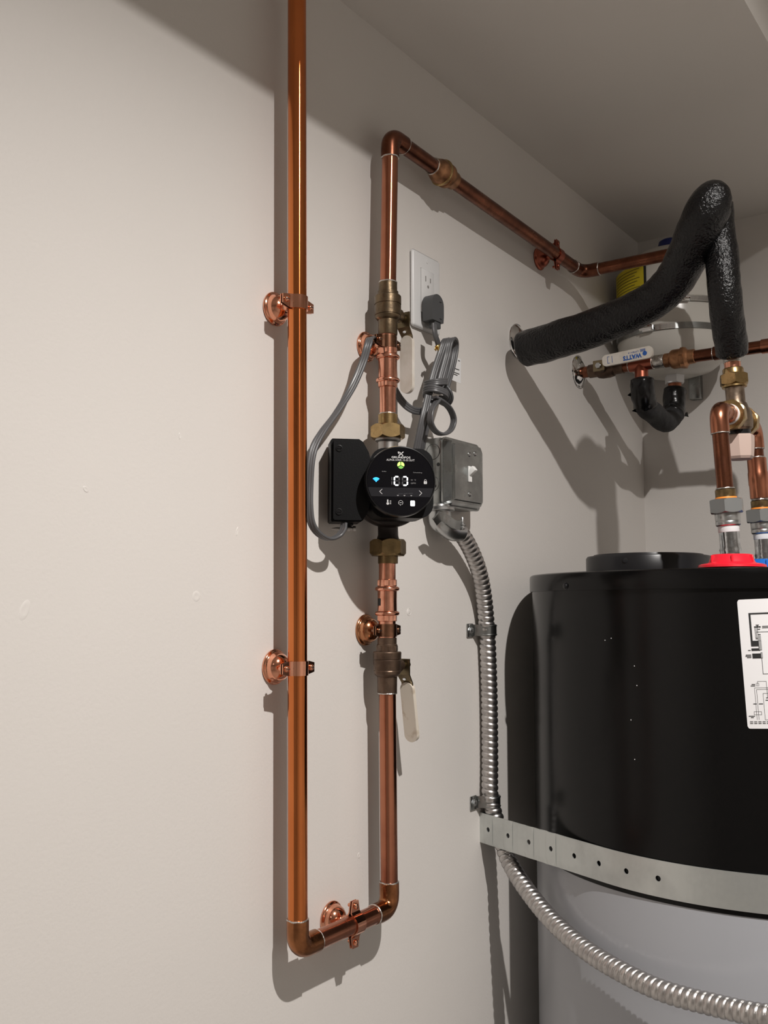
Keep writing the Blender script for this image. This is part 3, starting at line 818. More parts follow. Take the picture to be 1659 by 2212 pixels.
# the knot: two coils round the bundle
kc = Vector((0.2907, -0.0420, 1.9056))
for dz, R1, R2, tl in ((.010, .0175, .0150, .18), (-.006, .0195, .0160, -.25)):
    pts = []
    for k in range(19):
        a = 2 * PI * k / 18 + .4
        pts.append(kc + Vector((R1 * math.cos(a), R2 * math.sin(a), dz + tl * R1 * math.cos(a) + .004 * (k / 18 - .5))))
    bm = BM(); cable(bm, pts, [(0, 0, 1)], 3); obj('knot_coil', bm, 'cord', cord, angle=30)
# lower ring below the knot
cab([(0.2836, -0.0520, 1.8903), (0.2612, -0.0540, 1.8709), (0.2587, -0.0540, 1.8528), (0.2747, -0.0520, 1.8424), (0.2983, -0.0500, 1.8421), (0.3199, -0.0490, 1.8521), (0.3261, -0.0500, 1.8679), (0.3130, -0.0520, 1.8805), (0.2901, -0.0540, 1.8871), (0.2746, -0.0500, 1.8916)], [(0, -1, 0)])
# strap end sticking out right of the knot
cab([(0.3016, -0.0500, 1.9120), (0.3044, -0.0560, 1.9029), (0.3100, -0.0540, 1.8947), (0.3126, -0.0460, 1.8893), (0.3047, -0.0400, 1.8928)], [(0, -1, .3)])
# two tails going down behind the pump
cab([(0.2756, -0.0400, 1.8971), (0.2635, -0.0400, 1.8664), (0.2588, -0.0360, 1.8398), (0.2582, -0.0300, 1.8140), (0.2571, -0.0260, 1.7926), (0.2641, -0.0220, 1.7858), (0.2758, -0.0180, 1.7901), (0.2782, -0.0220, 1.8074), (0.2729, -0.0320, 1.8323), (0.2741, -0.0400, 1.8615), (0.2838, -0.0440, 1.8913)], [(.62, -.75, .2)])
# piece crossing behind the riser to the hanger, then down the left side to the pump
cab([(0.2738, -0.0300, 1.8733), (0.2546, -0.0280, 1.8723), (0.2427, -0.0220, 1.8790), (0.2321, -0.0160, 1.8924), (0.2178, -0.0120, 1.9146), (0.1982, -0.0120, 1.9451), (0.1713, -0.0240, 1.9546), (0.1429, -0.0360, 1.9486), (0.1326, -0.0400, 1.9369),
     (0.1260, -0.0360, 1.9116), (0.1088, -0.0320, 1.8765), (0.0838, -0.0280, 1.8415), (0.0583, -0.0260, 1.8131), (0.0426, -0.0260, 1.7919), (0.0359, -0.0260, 1.7711), (0.0337, -0.0260, 1.7426), (0.0316, -0.0280, 1.7170), (0.0338, -0.0300, 1.6974), (0.0445, -0.0320, 1.6852), (0.0615, -0.0340, 1.6799), (0.0757, -0.0370, 1.6840), (0.0819, -0.0400, 1.6922), (0.0837, -0.0400, 1.7004)],
    [(0, -.3, 1), (0, -.3, 1), (0, -.4, 1), (0, -.5, 1), (.3, -.8, .6), (.5, -.8, .3), (.7, -.6, .3), (.7, -.6, .3), (.7, -.7, .2), (.7, -.6, .3), (.6, -.6, .4), (.5, -.6, .5), (.5, -.5, .3), (.6, -.5, .1), (.5, -.6, 0), (.4, -.8, 0), (.3, -.8, .1), (.2, -.9, .2), (0, -1, .2), (0, -1, 0), (0, -1, 0), (0, -1, 0), (0, -1, 0)], 7)
# warning tag and metal tie
bm = BM(); tg = Vector((0.3891, -0.0140, 1.9608))
bx(bm, tg - Vector((.0165, .0003, .0195)), tg + Vector((.0165, .0003, .0195)), 0, rot=Matrix.Rotation(math.radians(2), 3, 'Y'))
tagp = obj('warning_tag', bm, 'tag', cord, smooth=False)
bm = BM()
for dz, x0, x1 in ((.0150, .0085, .0135), (.0045, -.013, -.001), (.0005, -.013, .0115), (-.0060, -.013, .0115), (-.0090, -.013, .006), (-.0115, -.013, -.006)):
    bx(bm, tg + Vector((x0, -.0006, dz - .0006)), tg + Vector((x1, -.0004, dz + .0006)))
obj('printed_lines', bm, 'ink', tagp, smooth=False)
bm = BM(); ti = Vector((0.2980, -0.0400, 1.9699))
bx(bm, ti - Vector((.006, .0006, .0055)), ti + Vector((-.001, .0006, .0015)), .0005, 1, rot=Matrix.Rotation(math.radians(25), 3, 'Y'))
bx(bm, ti - Vector((.001, .0030, .0060)), ti + Vector((.0065, .0, .0050)), .0005, 1, rot=Matrix.Rotation(math.radians(-25), 3, 'Y'))
obj('metal_tie', bm, 'gold', cord)

# ================================================================ switch box
bxl, bxr, bz0, bz1 = .3245, .4300, 1.7420, 1.8455
sb = thing('switch_box', 'galvanized steel switch box on the wall right of the pump', 'switch box', ((bxl + bxr) / 2, 0, bz0))
bm = BM(); bx(bm, (bxl, -.0290, bz0 + .001), (bxr, 0, bz1 - .001), .0035, 2); box = obj('box', bm, 'galv', sb)
bm = BM()
prism(bm, rrect(bxr - bxl + .001, bz1 - bz0, .010, 5), ((bxl + bxr) / 2, 0, (bz0 + bz1) / 2), (1, 0, 0), (0, 0, 1), (0, -1, 0), .0290, .0318)
cover = obj('cover', bm, 'galv', sb)
# raised centre of the cover with sloping sides and notched right corners
bm = BM()
cx, cz = .3770, 1.7935
lo = [(-.0480, -.0490), (.0430, -.0490), (.0480, -.0430), (.0480, .0430), (.0430, .0490), (-.0480, .0490), (-.0510, .0460), (-.0510, -.0460)]
hi = [(-.0410, -.0440), (.0370, -.0440), (.0420, -.0370), (.0420, .0370), (.0370, .0440), (-.0410, .0440), (-.0440, .0410), (-.0440, -.0410)]
v0 = [bm.verts.new((cx + a, -.0316, cz + b)) for a, b in lo]
v1 = [bm.verts.new((cx + a, -.0455, cz + b)) for a, b in hi]
for k in range(8): bm.faces.new((v0[k], v0[(k + 1) % 8], v1[(k + 1) % 8], v1[k]))
bm.faces.new(v1); bm.faces.new(v0[::-1])
bmesh.ops.bevel(bm, geom=[e for e in bm.edges if all(abs(q.co.y + .0455) < 1e-5 for q in e.verts)], offset=.0035, segments=4, affect='EDGES')
obj('raised_center', bm, 'galv', cover)
bm = BM()
bx(bm, (cx - .0045, -.0475, cz - .012), (cx + .0045, -.0450, cz + .012), .0008, 1)
tgl = obj('switch_base', bm, 'toggle_white', cover)
bm = BM()
bx(bm, (cx - .0042, -.0610, cz - .0045), (cx + .0042, -.0440, cz + .0045), .0014, 2, rot=Matrix.Rotation(math.radians(-38), 3, 'X'), about=(cx, -.0455, cz - .004))
obj('toggle', bm, 'toggle_white', tgl)
for sx, sz, y_ in ((0, .030, -.0455), (0, -.030, -.0455), (-.0455, .0440, -.0318), (-.0450, -.0435, -.0318), (.0170, .0330, -.0455)):
    obj('screw', B(lathe, (cx + sx, y_, cz + sz), (0, -1, 0), [(.0036, -.0005), (.0036, .0008), (.0022, .0018), (0, .0020)], 16), 'zinc', cover)
for yy, zz, rr in ((-.0150, 1.8235, .0110), (-.0150, 1.7760, .0100)):
    bm = BM(); lathe(bm, (bxl + .0003, yy, zz), (-1, 0, 0), [(rr, 0), (rr, .0007), (rr - .0006, .0009), (0, .0009)], 28); ko = obj('knockout', bm, 'galv', box)
    bm = BM(); ring(bm, (bxl - .0002, yy, zz), (1, 0, 0), rr + .0004, .0005, 30, 6); obj('knockout_groove', bm, 'galv_dark', sb)
obj('box_hole', B(lathe, (bxl + .0002, -.0240, 1.8040), (-1, 0, 0), [(.0028, 0), (.0028, .0004)], 14), 'ink', box)

# ---- angled connector under the box and flexible conduit
cs = Vector((0.3310, -0.0220, 1.7333))
k0 = cs + Vector((0, 0, .012))
k1 = Vector((0.3717, -0.0300, 1.7083))
con = thing('conduit_connector', 'gray cast angle connector between switch box and flexible conduit', 'connector', cs - Vector((0, 0, .04)))
arc = cr([k0, cs + Vector((0, 0, -.008)), Vector((0.3345, -0.0260, 1.7157)), Vector((0.3525, -0.0290, 1.7085)), k1], 8)
obj('body', B(tube, arc, lambda s, i, N: .0150 + .0020 * math.sin(PI * min(1, i / 16)), 28), 'zinc', con)
obj('lock_nut', B(lathe, (cs.x, cs.y, bz0 - .0062), (0, 0, 1), [(.0205, 0), (.0220, .001), (.0220, .005), (.0205, .0060)], 24), 'zinc', con)
# saddle strap with its two screws
d_ = (k1 - cs).normalized()
a_ = Vector((0, -1, 0)); sd_ = Vector((0.3250, -0.0400, 1.7197))
bm = BM()
pth = cr([Vector((0.2883, -0.0400, 1.7158)), Vector((0.2960, -0.0460, 1.7239)), Vector((0.3099, -0.0480, 1.7209)), Vector((0.3339, -0.0470, 1.7146)), Vector((0.3594, -0.0440, 1.7178))], 5)
sweep(bm, pth, lambda i, s, N: [(-.0014, -.0065), (.0014, -.0065), (.0014, .0065), (-.0014, .0065)], side=[(0, -1, 0)] * len(pth))
obj('saddle', bm, 'galv', con, angle=30)
for px_, off in (((0.3548, -0.0460, 1.7181), 0),):
    p_ = Vector(px_)
    bm = BM(); lathe(bm, p_ + Vector((0, 0, .010)), (0, 0, -1), [(.0012, 0), (.0020, .001), (.0020, .010), (.0040, .0105), (.0040, .0125), (.0026, .0130), (.0026, .0145), (.0042, .015), (.0042, .0175), (.0020, .019)], 14)
    obj('screw', bm, 'zinc', con)

cpts = [k1 + (k1 - Vector((0.3525, -0.0290, 1.7085))).normalized() * -.012, k1, (0.3996, -0.0290, 1.6891), (0.4315, -0.0260, 1.6573), (0.4562, -0.0210, 1.6186), (0.4722, -0.0170, 1.5682), (0.4785, -0.0160, 1.5104), (0.4806, -0.0160, 1.4388), (0.4803, -0.0160, 1.3609), (0.4781, -0.0170, 1.3051),
        (.4825, -.0225, 1.2750), (.4835, -.0310, 1.2490), (.4745, -.0480, 1.2180), (0.4514, -0.0846, 1.1922), (0.4137, -0.1476, 1.1637), (0.3769, -0.2138, 1.1477), (0.3489, -0.2765, 1.1402), (0.3310, -0.3365, 1.1360), (0.3233, -0.3944, 1.1371), (0.3113, -0.4643, 1.1441), (0.3206, -0.5299, 1.1545), (0.3549, -0.5972, 1.1736)]
cp = cr(cpts, 40)
# resample evenly
ev = [cp[0]]; acc = 0; stepL = .00058
for p, q in zip(cp, cp[1:]):
    L_ = (q - p).length; pos = 0
    while acc + (L_ - pos) >= stepL:
        pos += stepL - acc; ev.append(p.lerp(q, pos / L_)); acc = 0
    acc += L_ - pos
PITCH = .0093
def rib(s, i, N): return 0
bm = BM()
SEG = 28
def consec(i, s, N):
    o_ = []
    for k in range(SEG):
        ph = (s / PITCH + k / SEG) % 1.0
        w = math.sin(PI * min(1, ph / .86)) ** .5 if ph < .86 else 0.0
        r_ = .0114 + .0016 * w
        o_.append((r_ * math.cos(2 * PI * k / SEG), r_ * math.sin(2 * PI * k / SEG)))
    return o_
sweep(bm, ev, consec)
cdt = obj('flexible_conduit', bm, 'conduit', None, angle=75)
tag(cdt, 'ribbed silver flexible metal conduit curving down from the switch box past the water heater', 'conduit')

def conduit_strap(label, c, ang):
    c = Vector(c)
    t = thing('conduit_strap', label, 'clamp', (c.x, 0, c.z), 'one-hole straps on the flexible conduit')
    R0 = .0138
    h2 = .0088
    yc = -.0165
    pts = []
    for k in range(17):
        a = math.radians(-70 + 250 * k / 16)
        pts.append(Vector((c.x + R0 * math.cos(a), yc - R0 * math.sin(a), c.z)))
    pts += [Vector((c.x - R0 - .004, -.0040, c.z)), Vector((c.x - R0 - .008, -.0022, c.z)), Vector((c.x - R0 - .022, -.0022, c.z))]
    bm = BM()
    sweep(bm, pts, lambda i, s, N: [(-h2, -.0008), (h2, -.0008), (h2, .0008), (-h2, .0008)], side=[(0, 0, 1)] * len(pts))
    bd = obj('band', bm, 'galv', t, angle=30)
    bm = BM()
    for s_ in (-1, 0, 1):
        q = [p + (Vector((p.x - c.x, p.y - yc, 0)).normalized() * .0009) + Vector((0, 0, s_ * .0068)) for p in pts[:17]]
        if s_: tube(bm, q, .0009, 6)
    obj('rib', bm, 'galv', bd)
    obj('screw', B(lathe, (c.x - R0 - .0150, -.0030, c.z), (0, -1, 0), [(.0062, 0), (.0062, .0006), (.0046, .0010), (.0046, .0036), (.0030, .0044), (0, .0046)], 6), 'zinc', t, smooth=False)
    obj('foot', B(bx, (c.x - R0 - .023, -.0030, c.z - .0105), (c.x - R0 - .006, -.0002, c.z + .0105), .0012, 2), 'galv', t)
    return t
conduit_strap('silver one-hole strap high on the conduit, level with the lower bell hangers', (0.4752, -0.0160, 1.5602), 0)
conduit_strap('silver one-hole strap low on the conduit, just above the perforated band', (0.4811, -0.0160, 1.2976), 0)

# ================================================================ water heater
HC = Vector((.7095, -.3609, 0)); HR = .343
ZR, ZB = 1.646, 1.2310
wh = thing('water_heater', 'large round water heater with black top half and gray lower half', 'water heater', (HC.x, HC.y, 0))
lower = obj('lower_jacket', B(lathe, HC, (0, 0, 1), [(.30, .02), (HR - .004, .02), (HR - .001, .024), (HR - .001, ZB)], 160), 'heater_gray', wh)
upper = obj('upper_shroud', B(lathe, HC, (0, 0, 1), [(HR - .004, ZB - .004), (HR, ZB - .003), (HR, ZR - .022)], 160), 'heater_black', wh)
obj('top_rim', B(lathe, HC, (0, 0, 1), [(HR - .003, ZR - .0262), (HR + .0034, ZR - .0260), (HR + .0038, ZR - .0250), (HR + .0038, ZR - .0050), (HR + .0030, ZR - .0018), (HR + .0005, ZR - .0002), (HR - .004, ZR), (HR - .012, ZR - .001), (.22, ZR + .003), (.0, ZR + .004)], 160), 'heater_black', wh)
a = math.radians(148.8); sc = HC + Vector((math.cos(a), math.sin(a), 0)) * (HR + .0034) + Vector((0, 0, 1.6262))
obj('rim_screw', B(lathe, sc, (math.cos(a), math.sin(a), 0), [(.0050, 0), (.0050, .0010), (.0040, .0012), (.0036, .0030), (.0020, .0038), (0, .0038)], 16), 'black_ring', wh)
# plastic cap on top
LC = Vector((0.7184, -0.1876, 1.6650))
bm = BM(); lathe(bm, (LC.x, LC.y, ZR - .003), (0, 0, 1), [(.096, 0), (.100, .001), (.1010, .0060), (.1020, .0065), (.1020, .0335), (.1000, .0370), (.090, .0375), (.089, .0400), (0, .0405)], 72)
lid = obj('vent_cap', bm, 'lid_black', wh)
bm = BM()
dirc = (Vector((-.8368, -.7726, 0)) - Vector((LC.x, LC.y, 0))).normalized()
nt = Vector((LC.x, LC.y, 1.6700)) + Matrix.Rotation(math.radians(-20), 3, 'Z') @ dirc * .1020
lathe(bm, nt, dirc, [(.0045, -.002), (.0040, .0012), (0, .0016)], 12); obj('molded_button', bm, 'lid_black', lid)

# wiring sheet stuck on the shroud
a0 = math.radians(-168.52)
def lab(s, z, off=.0004):
    """s metres to the right along the surface from the sheet's left edge, z metres below its top; the sheet is stuck on slightly askew"""
    k = math.radians(2.6)
    s2 = s * math.cos(k) + z * math.sin(k); z2 = z * math.cos(k) - s * math.sin(k)
    a = a0 + s2 / HR
    return Vector((HC.x + (HR + off) * math.cos(a), HC.y + (HR + off) * math.sin(a), 1.6058 - z2))
LW, LH = .205, .1560
def lab_patch(bm, s0, s1, z0, z1, off, nseg=None, r=0.0):
    nseg = nseg or max(1, int((s1 - s0) / .010))
    prev = None
    for k in range(nseg + 1):
        s = s0 + (s1 - s0) * k / nseg
        dz = 0
        if r:
            e = min(s - s0, s1 - s)
            if e < r: dz = r - math.sqrt(max(0, r * r - (r - e) ** 2))
        cur = (bm.verts.new(lab(s, z0 + dz, off)), bm.verts.new(lab(s, z1 - dz, off)))
        if prev: bm.faces.new((prev[0], cur[0], cur[1], prev[1]))
        prev = cur
bm = BM(); lab_patch(bm, 0, LW, 0, LH, .0004, 160, .0030); sheet = obj('wiring_sheet', bm, 'label', upper)
PXm = .1560 / 2000.0   # one zoom unit of the sheet
def lb(x0, x1, z0, z1): return (x0 * 7.9e-5, x1 * 7.9e-5, z0 * 7.9e-5, z1 * 7.9e-5)
bold, thin, tiny = [], [], []
bold += [(150, 3000, 212, 236), (150, 178, 212, 640), (150, 256, 640, 726), (150, 275, 756, 794), (156, 285, 835, 910)]
thin += [(256, 300, 640, 786), (276, 302, 820, 910), (285, 291, 910, 1145), (285, 2600, 1145, 1151), (240, 2600, 505, 511), (240, 246, 420, 590), (222, 228, 420, 600), (258, 264, 420, 590), (228, 300, 595, 602), (222, 290, 610, 617),
         (215, 300, 420, 436), (252, 275, 412, 440), (290, 310, 420, 440),
         (195, 320, 1258, 1262), (195, 199, 1258, 1320), (320, 324, 1258, 1345), (175, 215, 1285, 1288), (175, 215, 1325, 1328), (175, 178, 1285, 1328), (212, 215, 1285, 1328),
         (145, 360, 1355, 1359), (145, 149, 1355, 1840), (172, 380, 1380, 1384), (172, 176, 1380, 1840), (260, 1400, 1440, 1444), (260, 264, 1440, 1840), (260, 1400, 1840, 1844),
         (110, 220, 1715, 1719), (110, 220, 1762, 1766), (110, 114, 1715, 1766), (216, 220, 1715, 1766), (320, 326, 1345, 1500)]
for z_ in (1865, 1890):
    for k in range(14): tiny.append((40 + k * 60, 40 + k * 60 + 46, z_, z_ + 10))
for z_, x0_, x1_ in ((780, 100, 138), (850, 60, 140), (870, 55, 140), (890, 75, 140), (1300, 110, 160), (1322, 95, 160), (1595, 110, 160), (1595, 190, 250), (1780, 30, 120), (1800, 60, 100), (395, 240, 285), (418, 330, 470), (440, 330, 470), (460, 262, 300), (540, 265, 300), (1505, 300, 330), (1540, 290, 360)):
    tiny.append((x0_, x1_, z_, z_ + 11))
bm = BM()
for q in bold + thin + tiny:
    s0, s1, z0, z1 = lb(*q)
    if s0 < LW - .006: lab_patch(bm, s0, min(s1, LW - .006), z0, z1, .0007)
obj('wiring_diagram', bm, 'ink', sheet, smooth=False)
bm = BM()
for q in ((256, 300, 560, 640), (262, 302, 645, 780), (280, 304, 825, 905)):
    s0, s1, z0, z1 = lb(*q); lab_patch(bm, s0, s1, z0, z1, .0009)
obj('terminal_blocks', bm, 'ink_gray', sheet, smooth=False)
bm = BM()
for a_d, zz in ((-197.0, 1.555), (-198.8, 1.552), (-191, 1.52), (-190.5, 1.495), (-192.2, 1.45), (-191.5, 1.40)):
    a = math.radians(a_d); c = HC + Vector((math.cos(a), math.sin(a), 0)) * (HR - .0001) + Vector((0, 0, zz))
    lathe(bm, c, (math.cos(a), math.sin(a), 0), [(.0008, 0), (.0005, .0003), (0, .0004)], 6)
obj('dust_specks', bm, 'ptfe', upper)

# ---- perforated band from the wall round the heater
WX = .475; RS = HR + .0022
vv = Vector((HC.x - WX, HC.y)); dl = vv.length
aa = math.atan2(vv.y, vv.x) - math.asin(RS / dl); TL = math.sqrt(dl * dl - RS * RS)
tp = Vector((WX + TL * math.cos(aa), TL * math.sin(aa)))
ta0 = math.atan2(tp.y - HC.y, tp.x - HC.x)
ZS1, ZS0 = 1.2795, 1.2345
def sp(s, z, off=0.0):
    if s <= TL:
        nx, ny = math.sin(aa), -math.cos(aa)
        return Vector((WX + s * math.cos(aa) + nx * off, s * math.sin(aa) + ny * off, z))
    a = ta0 + (s - TL) / RS
    return Vector((HC.x + (RS + off) * math.cos(a), HC.y + (RS + off) * math.sin(a), z))
strap = thing('seismic_strap', 'perforated galvanized steel band tied from the wall round the water heater', 'strap', (WX, 0, ZS0))
bm = BM()
holes = [.0202 + k * .0458 for k in range(8)]
zm = (ZS0 + ZS1) / 2
def hole_cell(s0, s1, sc_, zc_, r, off):
    K = 16
    inn, outr = [], []
    for k in range(K):
        a = 2 * PI * k / K + PI / K
        inn.append(bm.verts.new(sp(sc_ + r * math.cos(a), zc_ + r * math.sin(a), off)))
        c_, s_ = math.cos(a), math.sin(a)
        hx = (s1 - sc_) if c_ > 0 else (sc_ - s0); hz = (ZS1 - zc_) if s_ > 0 else (zc_ - ZS0)
        t = min(hx / abs(c_) if abs(c_) > 1e-9 else 9, hz / abs(s_) if abs(s_) > 1e-9 else 9)
        outr.append((sc_ + t * c_, zc_ + t * s_))
    corners = [(s1, ZS1), (s0, ZS1), (s0, ZS0), (s1, ZS0)]
    ov = [bm.verts.new(sp(*p, off)) for p in outr]
    for k in range(K):
        k2 = (k + 1) % K
        p, q = outr[k], outr[k2]
        extra = []
        if abs(p[0] - q[0]) > 1e-7 and abs(p[1] - q[1]) > 1e-7:
            best = min(corners, key=lambda c: (c[0] - p[0]) ** 2 + (c[1] - p[1]) ** 2 + (c[0] - q[0]) ** 2 + (c[1] - q[1]) ** 2)
            extra = [bm.verts.new(sp(*best, off))]
        bm.faces.new([inn[k], ov[k]] + extra + [ov[k2], inn[k2]])
hw_ = .0095
segs = []
pos = 0.0
for hpos in holes:
    segs.append((pos, hpos - hw_, None)); segs.append((hpos - hw_, hpos + hw_, hpos)); pos = hpos + hw_
end = TL + 2.6 * RS
for s0, s1, hpos in segs:
    if hpos is not None: hole_cell(s0, s1, hpos, zm, .0036, 0)
    else:
        kk = max(1, int((s1 - s0) / .012))
        for k in range(kk):
            q0, q1 = s0 + (s1 - s0) * k / kk, s0 + (s1 - s0) * (k + 1) / kk
            bm.faces.new([bm.verts.new(sp(*p)) for p in ((q0, ZS0), (q1, ZS0), (q1, ZS1), (q0, ZS1))])
kk = 90
for k in range(kk):
    q0, q1 = pos + (end - pos) * k / kk, pos + (end - pos) * (k + 1) / kk
    bm.faces.new([bm.verts.new(sp(*p)) for p in ((q0, ZS0), (q1, ZS0), (q1, ZS1), (q0, ZS1))])
bmesh.ops.remove_doubles(bm, verts=bm.verts[:], dist=.00005)
band = obj('band', bm, 'galv_strap', strap, smooth=False)
md = band.modifiers.new('thickness', 'SOLIDIFY'); md.thickness = .0014; md.offset = 0
obj('wall_tab', B(bx, (WX - .0012, -.0022, ZS0), (WX + .045, -.0004, ZS1), .0006, 1), 'galv_strap', strap)

# ================================================================ hot and cold stacks on the heater
def stack_axis(base, tilt): return lambda z: Vector((base[0] + tilt[0] * (z - base[2]), base[1] + tilt[1] * (z - base[2]), z))
TILT = (-.030, .042)
hot = stack_axis((.4922, -.3904, 1.65), TILT)
cold = stack_axis((.6680, -.3900, 1.65), (-.034, .036))
def zy(py, D=1.3):   # heights read along the hot stack
    return 1.6 + (1306.0 - py) * D / 2057.5 * 0.968
def ax_of(f): return (f(1.8) - f(1.7)).normalized()
def dielectric(label, f, dz, collar_mat, collar_label):
    A = ax_of(f)
    c = thing('pipe_collar', collar_label, 'collar', f(ZR + .0042), None)
    bm = BM(); lathe(bm, f(ZR + .0042), (0, 0, 1), [(.0445, 0), (.0440, .0030), (.0400, .0046), (.0315, .0060), (.0300, .0075), (.0262, .0170), (.0250, .0178), (.0150, .0178)], 48)
    rm = obj('flange', bm, collar_mat, c)
    for k in range(6):
        a = math.radians(60 * k + 17)
        d = Vector((math.cos(a), math.sin(a), 0))
        bm = BM(); p0 = f(ZR + .0042) + d * .0290; R3 = Matrix.Rotation(a, 3, 'Z')
        bx(bm, (-.0035, -.0012, .0060), (.0020, .0012, .0165), .0004, 1)
        for q in bm.verts: q.co = R3 @ q.co + p0
        obj('rib', bm, collar_mat, rm)
    t = thing('dielectric_union', label, 'pipe fitting', f(ZR + .018), 'dielectric unions above the water heater')
    def L(prof, m, name, parent, ang=38):
        return obj(name, B(lathe, f(ZR) - A * ZR, A, prof, 36), m, parent, angle=ang)
    b = dz
    L([(.0134, 1.662), (.0150, 1.6645), (.0150, 1.668), (.0138, 1.671), (.0146, 1.6745), (.0134, 1.679), (.0133, 1.7005 + b)], 'nipple', 'nipple', t)
    L([(.0137, 1.6985 + b), (.0141, 1.6995 + b), (.0139, 1.7035 + b), (.0142, 1.7045 + b), (.0137, 1.7085 + b)], 'ptfe', 'thread_tape', t)
    L([(.0150, 1.7070 + b), (.0164, 1.7085 + b), (.0167, 1.7125 + b), (.0162, 1.7135 + b), (.0166, 1.7150 + b), (.0168, 1.7245 + b), (.0160, 1.7260 + b)], 'zinc', 'lower_body', t)
    obj('nut', B(hexnut, f(ZR) + A * (1.7245 + b - ZR), A, .0475, .0195, .10, rot=math.radians(20)), 'hexzinc', t, angle=16)
    L([(.0140, 1.7435 + b), (.0143, 1.7440 + b), (.0143, 1.7462 + b), (.0140, 1.7466 + b)], 'orange', 'gasket', t)
    L([(.0134, 1.7464 + b), (.0138, 1.7470 + b), (.0138, 1.7565 + b), (.0132, 1.7572 + b)], 'brass_dark', 'brass_ring', t)
    return t
dielectric('gray dielectric union on the hot side, above the red collar', hot, 0, 'red', 'red plastic collar round the hot outlet on top of the heater')
dielectric('gray dielectric union at the right picture edge, above the blue collar', cold, 0, 'blue', 'blue plastic collar round the cold inlet on top of the heater')

# copper rises and mixing valve
MVZ = 1.8700
Hc = hot(MVZ); Cc = cold(MVZ)
MX = (Cc - Hc).normalized()
mid = Hc.lerp(Cc, .51)
hp = thing('copper_hot_riser', 'copper elbow and pipe from the red hot outlet up to the mixing valve', 'pipe', hot(1.757))
bm = BM(); h0, h1 = elbow(bm, hot(1.7), Hc, Cc, R=.017); obj('elbow', bm, 'copper', hp)
obj('pipe', B(tube, [hot(1.7540), h0], RP, 32), 'copper_brown', hp)
obj('stub', B(tube, [h1 - MX * .004, h1 + MX * .016], RP, 28), 'copper', hp)
solder_ring(hp, hot(1.7585), ax_of(hot)); solder_ring(hp, h0, ax_of(hot)); solder_ring(hp, h1, MX)
cpipe = thing('copper_cold_riser', 'copper elbow and coupling at the right picture edge, above the blue cold inlet', 'pipe', cold(1.757))
bm = BM(); c0, c1 = elbow(bm, cold(1.7), Cc, Hc, R=.017); obj('elbow', bm, 'copper', cpipe)
obj('pipe', B(tube, [cold(1.7540), c0], RP, 32), 'copper_brown', cpipe)
obj('stub', B(tube, [c1 + MX * .004, c1 - MX * .016], RP, 28), 'copper', cpipe)
obj('coupling', B(lathe, cold(1.7600), ax_of(cold), [(.0118, 0), (.0140, .001), (.0140, .020), (.0146, .022), (.0146, .040), (.0140, .042), (.0140, .062), (.0118, .063)], 32), 'copper', cpipe)
for z_ in (1.7585, 1.7600, 1.8235): solder_ring(cpipe, cold(z_), ax_of(cold))
solder_ring(cpipe, c0, ax_of(cold))

mv = thing('mixing_valve', 'brass thermostatic mixing valve with beige knob, between hot and cold pipes', 'valve', mid - Vector((0, 0, .075)))
MU = ax_of(hot)
bm = BM(); lathe(bm, mid - MU * .018, MU, [(.0175, 0), (.0205, .003), (.0215, .014), (.0205, .026), (.0170, .033), (.0150, .040)], 40)
tube(bm, [mid - MX * .034, mid + MX * .034], .0165, 28)
body = obj('body', bm, 'pinkbronze', mv)
for sg in (-1, 1):
    nut = obj('side_nut', B(hexnut, mid + MX * sg * .026, MX * sg, .0455, .0125, .12, rot=.3, n=8), 'brass', mv, angle=16)
    obj('thread_tape', B(lathe, mid + MX * sg * .0385, MX * sg, [(.0150, 0), (.0150, .003), (.0142, .0045)], 28), 'ptfe', nut)
    obj('tail', B(lathe, mid + MX * sg * .0420, MX * sg, [(.0136, 0), (.0140, .001), (.0140, .0075), (.0118, .0085)], 28), 'copper_new', nut)
obj('neck', B(lathe, mid + MU * .015, MU, [(.0160, 0), (.0135, .008), (.0135, .032), (.0150, .035), (.0150, .038)], 36), 'pinkbronze', mv)
un = obj('union_nut', B(hexnut, mid + MU * .0495, MU, .0425, .0165, .14, rot=.15), 'brass', mv, angle=16)
obj('flange', B(lathe, mid + MU * .0455, MU, [(.0160, 0), (.0175, .001), (.0175, .0045), (.0165, .005)], 32), 'brass', un)
obj('tailpiece', B(lathe, mid + MU * .0650, MU, [(.0150, 0), (.0148, .0085), (.0138, .0100), (.0120, .0100)], 32), 'brass', mv)
obj('outlet_stub', B(tube, [mid + MU * .066, mid + MU * .0975], RP + .0005, 28), 'copper_new', mv)
bm = BM(); lathe(bm, mid + MU * .0835, MU, [(.0118, 0), (.0128, .001), (.0124, .005), (.0130, .006), (.0125, .012), (.0118, .016)], 28); obj('solder_joint', bm, 'solder', mv)
# knob
bm = BM(); lathe(bm, mid - MU * .0265, MU, [(.0150, 0), (.0170, .002), (.0170, .0085), (.0150, .0105)], 28); obj('knob_seat', bm, 'black_ring', mv)
bm = BM()
K = 8
kr = []
for rr, hh in ((.0165, -.0600), (.0190, -.0565), (.0212, -.0400), (.0222, -.0265), (.0205, -.0250)):
    kr.append([bm.verts.new(mid + MU * hh + Vector((math.cos(2 * PI * k / K + .25), math.sin(2 * PI * k / K + .25), 0)) * rr * (1.06 if k % 2 else .96)) for k in range(K)])
for r0, r1 in zip(kr, kr[1:]):
    for k in range(K): bm.faces.new((r0[k], r0[(k + 1) % K], r1[(k + 1) % K], r1[k]))
bm.faces.new(kr[0][::-1]); bm.faces.new(kr[-1])
obj('knob', bm, 'knob', mv, angle=12)

